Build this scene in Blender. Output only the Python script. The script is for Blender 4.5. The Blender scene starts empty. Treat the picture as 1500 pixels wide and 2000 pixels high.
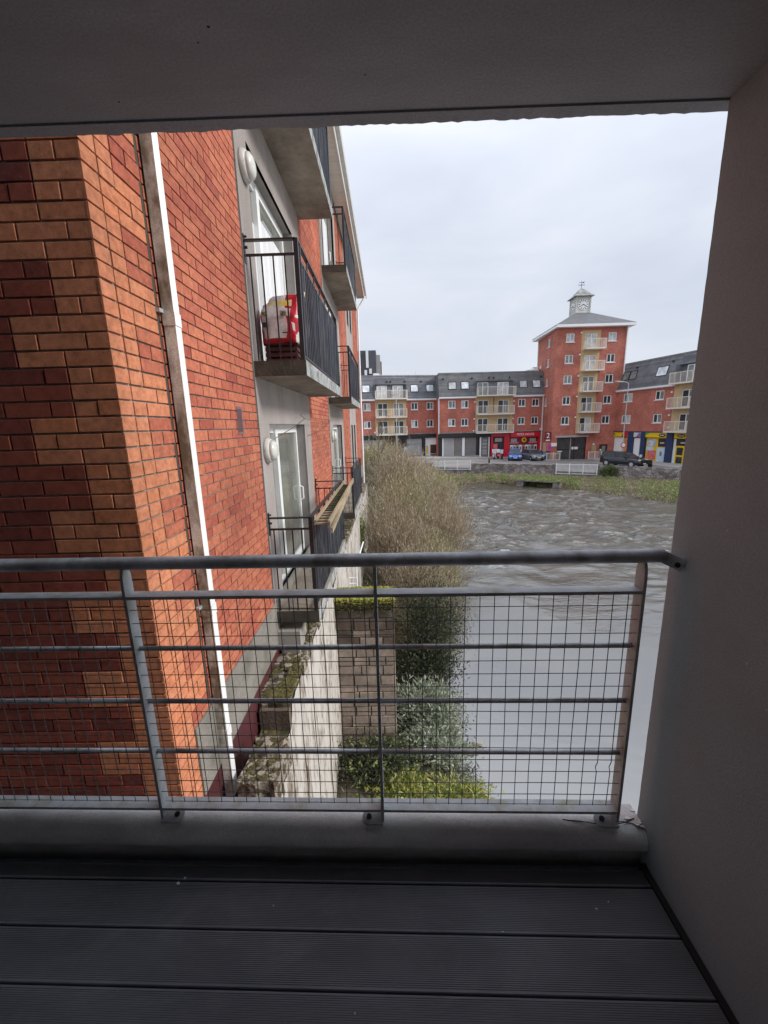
import bpy, math, random
import numpy as np
from mathutils import Matrix, Vector
R = math.radians
rnd = random.Random(7)
sc = bpy.context.scene
col = sc.collection

# ------------------------------------------------------------------ camera
cd = bpy.data.cameras.new('camera'); cam = bpy.data.objects.new('camera', cd); col.objects.link(cam); sc.camera = cam
cd.sensor_fit = 'VERTICAL'; cd.sensor_height = 36.0; cd.sensor_width = 27.0
cd.lens = 785.0 / 2000.0 * 36.0
cd.clip_start = 0.02; cd.clip_end = 3000
cam.matrix_world = Matrix(((0.99961355, 0.02460426, 0.01293733, 0), (0.00747213, 0.2104505, -0.97757596, 0),
                           (-0.0267752, 0.97729485, 0.21018533, 0), (0, 0, 0, 1)))
# ------------------------------------------------------------------ sky, sun, exposure
SUN_DIR = Vector((0.83, -0.16, 0.53)).normalized()
sun_el = math.asin(SUN_DIR.z); sun_az = math.atan2(SUN_DIR.x, SUN_DIR.y)
w = bpy.data.worlds.new('World'); sc.world = w; w.use_nodes = True
nt = w.node_tree; N = nt.nodes; L = nt.links
N.clear()
out = N.new('ShaderNodeOutputWorld'); bg = N.new('ShaderNodeBackground'); bg.inputs[1].default_value = 0.1
sky = N.new('ShaderNodeTexSky'); sky.sky_type = 'NISHITA'; sky.sun_disc = False
sky.sun_elevation = sun_el; sky.sun_rotation = sun_az
tc = N.new('ShaderNodeTexCoord')
mp = N.new('ShaderNodeMapping'); mp.inputs['Scale'].default_value = (1.0, 1.0, 2.6); L.new(tc.outputs['Generated'], mp.inputs[0])
nz = N.new('ShaderNodeTexNoise'); nz.inputs['Scale'].default_value = 2.1; nz.inputs['Detail'].default_value = 6; nz.inputs['Roughness'].default_value = 0.5
nz.inputs['Distortion'].default_value = 0.4
L.new(mp.outputs[0], nz.inputs['Vector'])
cr = N.new('ShaderNodeValToRGB'); cr.color_ramp.elements[0].position = 0.33; cr.color_ramp.elements[1].position = 0.68
cr.color_ramp.elements[0].color = (3.4, 3.62, 4.2, 1); cr.color_ramp.elements[1].color = (4.45, 4.6, 4.98, 1)
L.new(nz.outputs[0], cr.inputs[0])
mx = N.new('ShaderNodeMix'); mx.data_type = 'RGBA'; mx.inputs['Factor'].default_value = 0.9
L.new(sky.outputs[0], mx.inputs['A']); L.new(cr.outputs[0], mx.inputs['B'])
# an overcast sky is gently brighter overhead
sx = N.new('ShaderNodeSeparateXYZ'); L.new(tc.outputs['Generated'], sx.inputs[0])
mr = N.new('ShaderNodeMapRange'); mr.inputs[1].default_value = 0.0; mr.inputs[2].default_value = 1.0
mr.inputs[3].default_value = 0.94; mr.inputs[4].default_value = 2.3
pw = N.new('ShaderNodeMath'); pw.operation = 'POWER'; pw.inputs[1].default_value = 2.6; pw.use_clamp = True; L.new(sx.outputs[2], pw.inputs[0]); L.new(pw.outputs[0], mr.inputs[0])
vm = N.new('ShaderNodeVectorMath'); vm.operation = 'SCALE'; L.new(mx.outputs['Result'], vm.inputs[0]); L.new(mr.outputs[0], vm.inputs['Scale'])
L.new(vm.outputs[0], bg.inputs[0]); L.new(bg.outputs[0], out.inputs[0])
sd = bpy.data.lights.new('sun', 'SUN'); sd.energy = 1.5; sd.angle = R(14); sd.color = (1.0, 0.965, 0.92)
so = bpy.data.objects.new('sun', sd); col.objects.link(so); so.rotation_euler = (-SUN_DIR).to_track_quat('-Z', 'Y').to_euler()
vs = sc.view_settings; vs.view_transform = 'Standard'; vs.look = 'None'; vs.gamma = 1; vs.use_curve_mapping = False
vs.exposure = 0.98

# ------------------------------------------------------------------ materials
class MT:
    """small node helper: everything is driven by world position"""
    def __init__(s, name):
        s.m = bpy.data.materials.new(name); s.m.use_nodes = True
        s.t = s.m.node_tree; s.n = s.t.nodes; s.l = s.t.links
        s.b = s.n['Principled BSDF']
        s.geo = s.n.new('ShaderNodeNewGeometry')
    def link(s, a, b): s.l.new(a, b)
    def pos(s, scale=(1, 1, 1)):
        if scale == (1, 1, 1): return s.geo.outputs['Position']
        m = s.n.new('ShaderNodeMapping'); m.inputs['Scale'].default_value = scale; s.link(s.geo.outputs['Position'], m.inputs[0]); return m.outputs[0]
    def noise(s, sc_, det=4, rough=.55, scale=(1, 1, 1), dist=0):
        n = s.n.new('ShaderNodeTexNoise'); n.inputs['Scale'].default_value = sc_; n.inputs['Detail'].default_value = det
        n.inputs['Roughness'].default_value = rough; n.inputs['Distortion'].default_value = dist; s.link(s.pos(scale), n.inputs['Vector']); return n.outputs[0]
    def voro(s, sc_, feature='F1', scale=(1, 1, 1), o='Distance'):
        n = s.n.new('ShaderNodeTexVoronoi'); n.feature = feature; n.inputs['Scale'].default_value = sc_; s.link(s.pos(scale), n.inputs['Vector']); return n.outputs[o]
    def rng(s, v, a, b, c=0., d=1.):
        n = s.n.new('ShaderNodeMapRange'); n.inputs[1].default_value = a; n.inputs[2].default_value = b
        n.inputs[3].default_value = c; n.inputs[4].default_value = d; s.link(v, n.inputs[0]); return n.outputs[0]
    def math(s, op, a, b=None):
        n = s.n.new('ShaderNodeMath'); n.operation = op
        for i, v in enumerate((a, b)):
            if v is None: continue
            if isinstance(v, (int, float)): n.inputs[i].default_value = v
            else: s.link(v, n.inputs[i])
        return n.outputs[0]
    def mix(s, f, a, b, blend='MIX'):
        n = s.n.new('ShaderNodeMix'); n.data_type = 'RGBA'; n.blend_type = blend
        for k, v in (('Factor', f), ('A', a), ('B', b)):
            if isinstance(v, (int, float)): n.inputs[k].default_value = v if k == 'Factor' else (v, v, v, 1)
            elif isinstance(v, tuple): n.inputs[k].default_value = (*v, 1)
            else: s.link(v, n.inputs[k])
        return n.outputs['Result']
    def grey(s, v):
        n = s.n.new('ShaderNodeCombineColor')
        for i in range(3): s.link(v, n.inputs[i])
        return n.outputs[0]
    def ramp(s, v, stops):
        n = s.n.new('ShaderNodeValToRGB'); e = n.color_ramp.elements
        while len(e) < len(stops): e.new(.5)
        for el, (p, c) in zip(e, stops): el.position = p; el.color = (*c, 1)
        s.link(v, n.inputs[0]); return n.outputs[0]
    def color(s, c):
        if isinstance(c, tuple): s.b.inputs['Base Color'].default_value = (*c, 1)
        else: s.link(c, s.b.inputs['Base Color'])
    def bump(s, h, strength=.5, dist=.01):
        n = s.n.new('ShaderNodeBump'); n.inputs['Strength'].default_value = strength; n.inputs['Distance'].default_value = dist
        s.link(h, n.inputs['Height'])
        if s.b.inputs['Normal'].links: s.link(s.b.inputs['Normal'].links[0].from_socket, n.inputs['Normal'])
        s.link(n.outputs[0], s.b.inputs['Normal'])
    def rough(s, v):
        if isinstance(v, (int, float)): s.b.inputs['Roughness'].default_value = v
        else: s.link(v, s.b.inputs['Roughness'])
    def island(s):
        oi = s.n.new('ShaderNodeObjectInfo')
        return s.math('FRACT', s.math('ADD', s.geo.outputs['Random Per Island'], oi.outputs['Random']))

def simple(name, c, rough=.6, metal=0., var=.2, vs_=3., bump=0., bs=40., dirt=None, ds=1.5, dr=(.5, .7), stretch=(1, 1, 1), isl=0., spec=.5, grain=0.):
    t = MT(name); n = t.noise(vs_, 5, .6, stretch)
    f = t.rng(n, .3, .7, 1 - var, 1 + var * .6)
    colr = t.mix(1., c, t.grey(f), 'MULTIPLY')
    if isl: colr = t.mix(1., colr, t.grey(t.rng(t.island(), 0, 1, 1 - isl, 1 + isl)), 'MULTIPLY')
    if grain:
        colr = t.mix(1., colr, t.grey(t.rng(t.noise(160, 2), .3, .7, 1 - grain, 1 + grain)), 'MULTIPLY')
    if dirt: colr = t.mix(t.rng(t.noise(ds, 6, .65, stretch), dr[0], dr[1]), colr, dirt)
    t.color(colr); t.rough(rough); t.b.inputs['Metallic'].default_value = metal
    t.b.inputs['Specular IOR Level'].default_value = spec
    if bump: t.bump(t.noise(bs, 4), bump, .01)
    return t.m

def brick_mat(name, stops, big=True, rough=.85):
    t = MT(name); isl = t.island()
    c = t.ramp(isl, stops)
    c = t.mix(1., c, t.grey(t.rng(t.noise(26, 5, .7), .3, .72, .62, 1.22)), 'MULTIPLY')
    if big: c = t.mix(1., c, t.grey(t.rng(t.noise(.9, 4), .3, .7, .72, 1.12)), 'MULTIPLY')
    c = t.mix(t.math('MULTIPLY', t.rng(t.noise(60, 4, .7), .62, .75), .5), c, (.42, .36, .31))
    t.color(c); t.rough(rough); t.b.inputs['Specular IOR Level'].default_value = .25
    t.bump(t.noise(90, 5, .7), .5, .004); return t.m

M = {}
M['red_brick'] = brick_mat('red_brick', [(0, (.35, .088, .062)), (.06, (.42, .112, .07)), (.3, (.465, .14, .085)), (.6, (.495, .158, .093)), (.95, (.52, .178, .10)), (1, (.38, .10, .075))])
M['buff_brick'] = brick_mat('orange_quoin_brick', [(0, (.60, .225, .115)), (.5, (.65, .26, .14)), (1, (.62, .225, .11))])
M['shaded_red_brick'] = brick_mat('red_brick_in_shade', [(0, (.20, .05, .04)), (.3, (.30, .07, .046)), (.7, (.35, .09, .055)), (1, (.25, .06, .044))])  # red brick darkened: the shade on plane A is put into the colour
M['mortar'] = simple('mortar', (.33, .30, .265), .95, var=.35, vs_=14, bump=.7, bs=120)
M['joint_mastic'] = simple('dark_joint_mastic', (.07, .06, .05), .8, var=.3)
def far_brick():
    t = MT('distant_red_brick')
    b = t.n.new('ShaderNodeTexBrick'); tcx = t.n.new('ShaderNodeTexCoord')
    mpp = t.n.new('ShaderNodeMapping'); mpp.inputs['Rotation'].default_value = (R(90), 0, 0); t.link(tcx.outputs['Object'], mpp.inputs[0])
    t.link(mpp.outputs[0], b.inputs['Vector']); b.inputs['Scale'].default_value = 1
    b.inputs['Brick Width'].default_value = .225; b.inputs['Row Height'].default_value = .075; b.inputs['Mortar Size'].default_value = .009
    b.inputs['Color1'].default_value = (.56, .13, .075, 1); b.inputs['Color2'].default_value = (.45, .09, .06, 1); b.inputs['Mortar'].default_value = (.38, .27, .22, 1)
    c = t.mix(1., b.outputs['Color'], t.grey(t.math('MULTIPLY', t.rng(t.noise(.55, 6, .65), .3, .7, .7, 1.22), t.rng(t.noise(3.2, 6, .8), .3, .7, .78, 1.2))), 'MULTIPLY')
    c = t.mix(t.math('MULTIPLY', t.rng(t.noise(1.4, 6, .7, (1, 1, .25)), .58, .75), .35), c, (.16, .05, .045))
    t.color(c); t.rough(.9); return t.m
M['far_brick'] = far_brick()
M['render'] = simple('roughcast_render', (.37, .33, .31), .95, var=.18, vs_=2.2, bump=.9, bs=110, dirt=(.21, .18, .155), ds=1.3, dr=(.5, .85), stretch=(1, 1, .35), grain=.22)
M['reveal'] = simple('render_reveal', (.27, .25, .235), .95, var=.2, vs_=4, bump=.3, bs=100)
M['slab'] = simple('stained_concrete', (.30, .255, .205), .9, var=.3, vs_=3, bump=.5, bs=60, dirt=(.11, .09, .07), ds=2.2, dr=(.42, .72), grain=.15)
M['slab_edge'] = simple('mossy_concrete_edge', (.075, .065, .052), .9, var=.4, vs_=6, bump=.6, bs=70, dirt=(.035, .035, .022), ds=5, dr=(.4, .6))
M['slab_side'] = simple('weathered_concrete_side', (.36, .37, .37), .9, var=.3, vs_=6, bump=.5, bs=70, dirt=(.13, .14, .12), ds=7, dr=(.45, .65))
M['plinth'] = simple('dashed_plinth', (.25, .23, .20), .95, var=.25, vs_=3, bump=.9, bs=130, dirt=(.10, .095, .06), ds=2.5, dr=(.5, .75), grain=.3)
M['maroon'] = simple('maroon_paint', (.085, .018, .022), .6, var=.3, vs_=4, dirt=(.06, .03, .025), ds=4)
M['black_metal'] = simple('black_painted_steel', (.02, .021, .024), .42, var=.3, vs_=12, dirt=(.10, .075, .055), ds=14, dr=(.62, .72))
M['sky_grey_bar'] = simple('weathered_sky_grey_bar', (.06, .068, .085), .5, var=.4, vs_=8, dirt=(.2, .21, .22), ds=12, dr=(.5, .75), stretch=(1, 1, .15))  # front bars: grey sky reflection put into the colour, over weathering
M['galv'] = simple('galvanised_steel', (.55, .57, .60), .5, .2, var=.25, vs_=20, bump=.1, bs=120, dirt=(.22, .215, .20), ds=9, dr=(.45, .7))
M['galv_dull'] = simple('weathered_zinc', (.50, .535, .555), .6, .1, var=.18, vs_=18, bump=.15, bs=90, dirt=(.36, .36, .29), ds=11, dr=(.5, .68))
M['wire'] = simple('dark_mesh_wire', (.20, .195, .19), .55, .5, var=.4, vs_=40)
M['upvc'] = simple('white_upvc', (.84, .85, .84), .35, var=.08)
M['pipe_front'] = simple('dirty_downpipe', (.74, .71, .64), .7, var=.25, vs_=5, dirt=(.20, .16, .11), ds=7, dr=(.4, .6), stretch=(1, 1, .5), grain=.25)
M['white'] = simple('white_paint', (.86, .86, .86), .5, var=.08, vs_=8)
M['cream'] = simple('cream_render', (.60, .43, .235), .9, var=.12, vs_=1.5, dirt=(.40, .30, .19), ds=2, dr=(.55, .8))
M['cream_rail'] = simple('cream_painted_railing', (.74, .68, .60), .5, var=.1)
M['slate'] = simple('slate_tiles', (.15, .152, .17), .65, var=.3, vs_=1.2, isl=.25, bump=.3, bs=30)
M['mossy_slate'] = simple('mossy_slate_tiles', (.15, .153, .16), .7, var=.3, vs_=1.2, isl=.25, dirt=(.15, .155, .13), ds=.8, dr=(.5, .8))
M['tower_slate'] = simple('grey_slate_roof', (.155, .155, .165), .7, var=.25, vs_=2, isl=.2)
M['black_trim'] = simple('black_trim', (.02, .02, .022), .6)
M['navy'] = simple('navy_paint', (.028, .045, .12), .45, var=.15)
M['sign_red'] = simple('red_sign', (.62, .012, .03), .4, var=.08)
M['dark_red'] = simple('dark_red_interior', (.20, .012, .02), .5, var=.3, vs_=3)
M['sign_yellow'] = simple('yellow_sign', (.80, .52, .01), .4, var=.05)
M['magenta'] = simple('magenta_sign', (.50, .04, .30), .4)
M['green_sign'] = simple('green_sign', (.05, .42, .16), .4)
M['orange'] = simple('orange_poster', (.75, .33, .10), .5, var=.4, vs_=3)
M['poster_blue'] = simple('pale_blue_poster', (.55, .68, .78), .5, var=.2, vs_=3)
M['pink'] = simple('pink_red_poster', (.75, .18, .20), .5, var=.5, vs_=4)
M['shutter'] = simple('grey_shutter', (.36, .36, .35), .6, var=.15, vs_=1.5)
M['shutter_dark'] = simple('taupe_shutter', (.20, .18, .17), .6, var=.2)
M['timber_brown'] = simple('brown_timber', (.16, .095, .05), .7, var=.4, vs_=2, stretch=(1, 1, .2))
M['door_dark'] = simple('dark_brown_door', (.06, .03, .025), .5)
M['tan_box'] = simple('tan_box', (.45, .30, .15), .6)
M['cupola'] = simple('off_white_clad', (.62, .62, .56), .6, var=.15, vs_=2, dirt=(.42, .43, .38), ds=3)
M['lead'] = simple('patinated_lead', (.24, .25, .235), .6, var=.35, vs_=2, dirt=(.42, .40, .34), ds=1.3)
M['grey_block'] = simple('dark_grey_cladding', (.085, .09, .105), .7, var=.2, vs_=.5)
M['rubber'] = simple('tyre_rubber', (.018, .018, .018), .8)
M['chrome'] = simple('light_alloy', (.55, .56, .57), .35, .6)
M['lamp_red'] = simple('red_lens', (.35, .01, .01), .2)
M['lamp_clear'] = simple('clear_lens', (.7, .72, .74), .15)
M['wood_pale'] = simple('sun_bleached_timber', (.34, .27, .17), .8, var=.35, vs_=8, stretch=(1, .15, 1), dirt=(.10, .075, .04), ds=9, dr=(.5, .7))
M['wood_and_gap_dark'] = simple('mossy_timber_and_gap_shade', (.12, .09, .045), .9, var=.4, vs_=9, dirt=(.05, .06, .02), ds=6, dr=(.45, .6))
M['lamp_body'] = simple('lamp_plastic', (.56, .55, .51), .4, var=.12, vs_=10, dirt=(.34, .31, .25), ds=16, dr=(.55, .75))
M['lamp_glass'] = simple('ribbed_lamp_glass', (.62, .62, .58), .25, var=.15, vs_=10)
M['vent'] = simple('mauve_vent', (.19, .12, .13), .6)
M['beam_paint'] = simple('dark_painted_soffit', (.30, .31, .345), .75, var=.32, vs_=1.9, bump=.12, bs=160, stretch=(.35, 1, 1), dirt=(.24, .245, .27), ds=3, dr=(.5, .8), grain=.12)
M['wall_paint'] = simple('grey_masonry_paint', (.345, .41, .445), .8, var=.12, vs_=1.6, bump=.16, bs=240, dirt=(.29, .34, .37), ds=4, dr=(.55, .85), grain=.1)
M['membrane'] = simple('curb_membrane', (.78, .80, .79), .65, var=.3, vs_=5, bump=.25, bs=35, stretch=(.5, 1, 1), dirt=(.36, .35, .36), ds=2.6, dr=(.45, .8), grain=.12)
M['membrane_pale'] = simple('pale_slab_edge', (.55, .52, .50), .85, var=.2, vs_=12, bump=.3, bs=90)
M['flake'] = simple('white_paint_flake', (.75, .74, .72), .7)
M['skirting'] = simple('black_gap', (.012, .012, .013), .8)
def deck_mat():
    t = MT('composite_decking')
    c = t.mix(1., (.145, .152, .172), t.grey(t.rng(t.noise(3, 6, .65, (.3, 1, 1)), .3, .7, .7, 1.3)), 'MULTIPLY')
    c = t.mix(1., c, t.grey(t.rng(t.island(), 0, 1, .9, 1.12)), 'MULTIPLY')
    c = t.mix(t.math('MULTIPLY', t.rng(t.noise(4, 9, .8, (.6, 1, 1), .5), .5, .72), .5), c, (.27, .27, .27))
    c = t.mix(t.rng(t.noise(110, 2, .5), .73, .78), c, (.28, .28, .28))
    t.color(c); t.rough(t.rng(t.noise(6, 5), .3, .7, .5, .75)); t.bump(t.noise(150, 3, .6, (.15, 1, 1)), .25, .003); return t.m
M['deck'] = deck_mat()
def limewash():
    t = MT('peeling_limewash')
    a = t.noise(5.5, 7, .65, (1, 1.0, .17), .8); b = t.noise(26, 5, .7, (1, 1, .22))
    f = t.math('ADD', t.math('MULTIPLY', a, .6), t.math('MULTIPLY', b, .4))
    c = t.ramp(f, [(.40, (.10, .075, .05)), (.455, (.30, .25, .20)), (.50, (.46, .43, .39)), (.75, (.56, .53, .49))])
    t.color(c); t.rough(.95); t.bump(f, .6, .02); return t.m
M['limewash'] = limewash()
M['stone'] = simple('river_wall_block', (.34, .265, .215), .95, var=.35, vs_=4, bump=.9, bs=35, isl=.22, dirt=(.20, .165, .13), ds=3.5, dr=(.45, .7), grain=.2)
M['stone_dark'] = simple('dark_wall_block', (.11, .08, .06), .95, var=.4, vs_=5, bump=.9, bs=35, isl=.25, dirt=(.16, .14, .12), ds=6, dr=(.55, .7))
M['coping'] = simple('crumbling_coping', (.36, .31, .25), .95, var=.5, vs_=16, bump=1., bs=60, dirt=(.07, .055, .03), ds=16, dr=(.44, .52), isl=.15)
def moss_mat(name, a, b):
    t = MT(name); c = t.mix(t.rng(t.noise(22, 6, .7), .35, .65), a, b)
    c = t.mix(1., c, t.grey(t.rng(t.geo.outputs['Random Per Island'], 0, 1, .6, 1.35)), 'MULTIPLY')
    t.color(c); t.rough(.95); t.bump(t.noise(120, 4, .7), .9, .01); return t.m
M['moss_bright'] = moss_mat('bright_moss', (.14, .145, .025), (.33, .31, .065))
M['moss_dark'] = moss_mat('olive_moss', (.06, .052, .016), (.15, .13, .04))
def rubble():
    t = MT('rubble_masonry')
    v = t.voro(2.6, 'F1', (1, 1, 1.6), 'Color'); d = t.voro(2.6, 'DISTANCE_TO_EDGE', (1, 1, 1.6))
    s = t.n.new('ShaderNodeSeparateColor'); t.link(v, s.inputs[0])
    c = t.ramp(s.outputs[0], [(0, (.15, .13, .125)), (.4, (.26, .22, .21)), (.8, (.40, .36, .34)), (1, (.20, .17, .165))])
    c = t.mix(1., c, t.grey(t.rng(t.noise(9, 5), .3, .7, .6, 1.3)), 'MULTIPLY')
    c = t.mix(t.rng(d, 0., .07, 1, 0), c, (.12, .10, .09))
    c = t.mix(t.rng(t.noise(.8, 6, .7), .6, .75), c, (.10, .10, .055))
    t.color(c); t.rough(.95); t.bump(d, .8, .05); return t.m
M['rubble'] = rubble()
M['asphalt'] = simple('worn_asphalt', (.19, .175, .165), .92, var=.25, vs_=.35, bump=.2, bs=30, dirt=(.26, .24, .225), ds=.5, dr=(.45, .65))
M['pavement'] = simple('concrete_paving', (.40, .37, .345), .92, var=.2, vs_=.9, dirt=(.30, .28, .26), ds=1.4)
M['kerb'] = simple('granite_kerb', (.42, .41, .40), .9, var=.2)
M['soil'] = simple('river_bank_soil', (.075, .06, .038), .95, var=.4, vs_=2, bump=.8, bs=12, dirt=(.07, .085, .03), ds=1.1)
M['ground'] = simple('distant_ground', (.12, .11, .09), .95, var=.3, vs_=.3)
M['concrete'] = simple('plain_concrete', (.33, .31, .28), .9, var=.25, vs_=3, dirt=(.16, .15, .12), ds=3)
def leaf_mat(name, cols, rough=.6, trans=.25):
    t = MT(name); i = t.geo.outputs['Random Per Island']
    st = [(k / (len(cols) - 1), c) for k, c in enumerate(cols)]
    c = t.ramp(i, st); t.color(c); t.rough(rough); t.b.inputs['Specular IOR Level'].default_value = .3
    tr = t.n.new('ShaderNodeBsdfTranslucent'); t.link(c, tr.inputs[0]); ms = t.n.new('ShaderNodeMixShader'); ms.inputs[0].default_value = trans
    o = t.n['Material Output']; t.link(t.b.outputs[0], ms.inputs[1]); t.link(tr.outputs[0], ms.inputs[2]); t.link(ms.outputs[0], o.inputs[0]); return t.m
M['leaf_tan'] = leaf_mat('tan_willow_twigs', [(.26, .205, .135), (.44, .355, .25), (.34, .255, .175), (.56, .49, .38), (.30, .21, .14), (.24, .215, .13)])
M['leaf_olive'] = leaf_mat('olive_willow_twigs', [(.22, .19, .09), (.42, .36, .20), (.30, .27, .14), (.56, .50, .33), (.19, .20, .09)])
M['leaf_grey'] = leaf_mat('silver_green_leaves', [(.14, .18, .11), (.32, .37, .27), (.44, .48, .38), (.19, .22, .13), (.56, .58, .50)])
M['leaf_dark'] = leaf_mat('dark_evergreen_leaves', [(.02, .028, .014), (.05, .065, .03), (.10, .12, .07), (.03, .03, .018), (.15, .16, .10)])
M['leaf_lime'] = leaf_mat('lime_fern_leaves', [(.26, .30, .04), (.42, .44, .08), (.20, .24, .05), (.58, .55, .18), (.34, .30, .10)])
M['leaf_green'] = leaf_mat('fresh_green_leaves', [(.10, .14, .04), (.22, .27, .09), (.32, .36, .14), (.17, .19, .08)])
M['leaf_reed'] = leaf_mat('dead_reeds', [(.46, .36, .25), (.34, .25, .17), (.60, .50, .38), (.22, .20, .10), (.50, .38, .28)])
M['leaf_ivy'] = leaf_mat('ivy_leaves', [(.05, .09, .03), (.11, .16, .06), (.17, .20, .08), (.22, .20, .11)])
M['bark'] = simple('bark', (.20, .155, .115), .9, var=.4, vs_=12)
def glass(name, c, rough=.06, spec=.4):
    t = MT(name); t.color(t.mix(t.rng(t.noise(1.7, 3), .4, .65), c, tuple(min(1, x * 1.6) for x in c))); t.rough(rough)
    t.b.inputs['Specular IOR Level'].default_value = spec; t.b.inputs['IOR'].default_value = 1.45; return t.m
M['glass'] = glass('window_glass', (.035, .04, .042))
M['glass_pale'] = glass('curtained_glass', (.42, .43, .43), .12)
M['glass_mid'] = glass('grey_glass', (.17, .185, .18), .1)
M['glass_sky'] = glass('skylight_glass', (.60, .63, .68), .15)
M['glass_door'] = glass('patio_glass', (.15, .155, .135), .04, 1.)
M['curtain'] = simple('white_curtain', (.72, .73, .74), .7, var=.15, vs_=9, stretch=(1, 1, .05))
def sack_mat(name, a, b, s=9):
    t = MT(name); c = t.mix(t.rng(t.noise(s, 3, .6, (1, 1, 1), 1.2), .47, .53), a, b); t.color(c); t.rough(.35); t.bump(t.noise(30, 3), .3, .01); return t.m
M['sack_red'] = sack_mat('red_sack_film', (.55, .01, .025), (.42, .01, .02))
M['sack_white'] = sack_mat('white_sack_panel', (.68, .66, .64), (.58, .56, .55), 14)
M['sack_yellow'] = sack_mat('yellow_sack_band', (.75, .55, .06), (.7, .62, .35), 12)
M['sack_print'] = sack_mat('printed_patch', (.12, .09, .05), (.35, .32, .22), 30)
def water():
    t = MT('river_water')
    sx = t.n.new('ShaderNodeSeparateXYZ'); t.link(t.geo.outputs['Position'], sx.inputs[0])
    # the current: calm in the near pool, broken riffle beyond
    edge = t.math('ADD', sx.outputs[1], t.math('MULTIPLY', t.rng(t.noise(.22, 3), .3, .7, -1, 1), 2.2))
    rif = t.rng(edge, 10.5, 19.5); far = t.rng(edge, 31.0, 38.0, 1, .35)
    m = t.math('MULTIPLY', rif, far)
    big = t.noise(.85, 6, .62, (.42, 1.25, 1), .9); sm = t.noise(4.2, 4, .6, (.55, 1.5, 1), .5)
    calm = t.noise(.7, 3, .5, (.6, 1.2, 1), .4)
    md = t.noise(2.0, 5, .6, (.55, 1.2, 1), 1.2)
    rdg = lambda n_: t.math('MULTIPLY', t.math('ABSOLUTE', t.math('SUBTRACT', n_, .5)), -2.)
    hh = t.math('ADD', t.math('ADD', t.math('MULTIPLY', rdg(big), .05), t.math('MULTIPLY', rdg(md), .06)), t.math('MULTIPLY', sm, .045))
    rip = t.rng(sx.outputs[0], 3.0, 9.0, .012, .05)
    h = t.math('ADD', t.math('MULTIPLY', hh, t.math('ADD', t.math('MULTIPLY', m, .95), t.math('MULTIPLY', rip, t.rng(edge, 8., 13.)))),
               t.math('MULTIPLY', calm, .012))
    c = t.mix(t.rng(t.noise(.5, 4), .35, .65), (.085, .075, .052), (.06, .056, .042))
    foam_glint = t.math('MULTIPLY', t.rng(t.noise(1.9, 8, .78, (.35, 1.2, 1), 1.1), .61, .69), t.math('MULTIPLY', m, .35))  # pale foam colour that also paints in the sky glints of the riffle
    c = t.mix(foam_glint, c, (.66, .66, .64))
    cst = t.math('MULTIPLY', t.rng(sx.outputs[2], -5.975, -5.935), t.rng(t.noise(5.5, 6, .75, (.5, 1, 1), .6), .46, .60))
    c = t.mix(t.math('MULTIPLY', cst, .5), c, (.72, .73, .72))  # crests whitened in colour to stand in for specular highlights
    bp = t.n.new('ShaderNodeBump'); bp.inputs['Strength'].default_value = 1.; bp.inputs['Distance'].default_value = 1.; t.link(h, bp.inputs['Height'])
    df = t.n.new('ShaderNodeBsdfDiffuse'); t.link(c, df.inputs[0]); t.link(bp.outputs[0], df.inputs['Normal'])
    gl = t.n.new('ShaderNodeBsdfGlossy'); t.link(t.rng(rif, 0, 1, .015, .05), gl.inputs['Roughness']); t.link(bp.outputs[0], gl.inputs['Normal'])
    fr = t.n.new('ShaderNodeFresnel'); t.link(t.rng(rif, 0, 1, 4.6, 2.05), fr.inputs[0]); t.link(bp.outputs[0], fr.inputs['Normal'])
    ms = t.n.new('ShaderNodeMixShader'); t.link(fr.outputs[0], ms.inputs[0]); t.link(df.outputs[0], ms.inputs[1]); t.link(gl.outputs[0], ms.inputs[2])
    t.link(ms.outputs[0], t.n['Material Output'].inputs[0]); return t.m
M['water'] = water()

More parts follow.
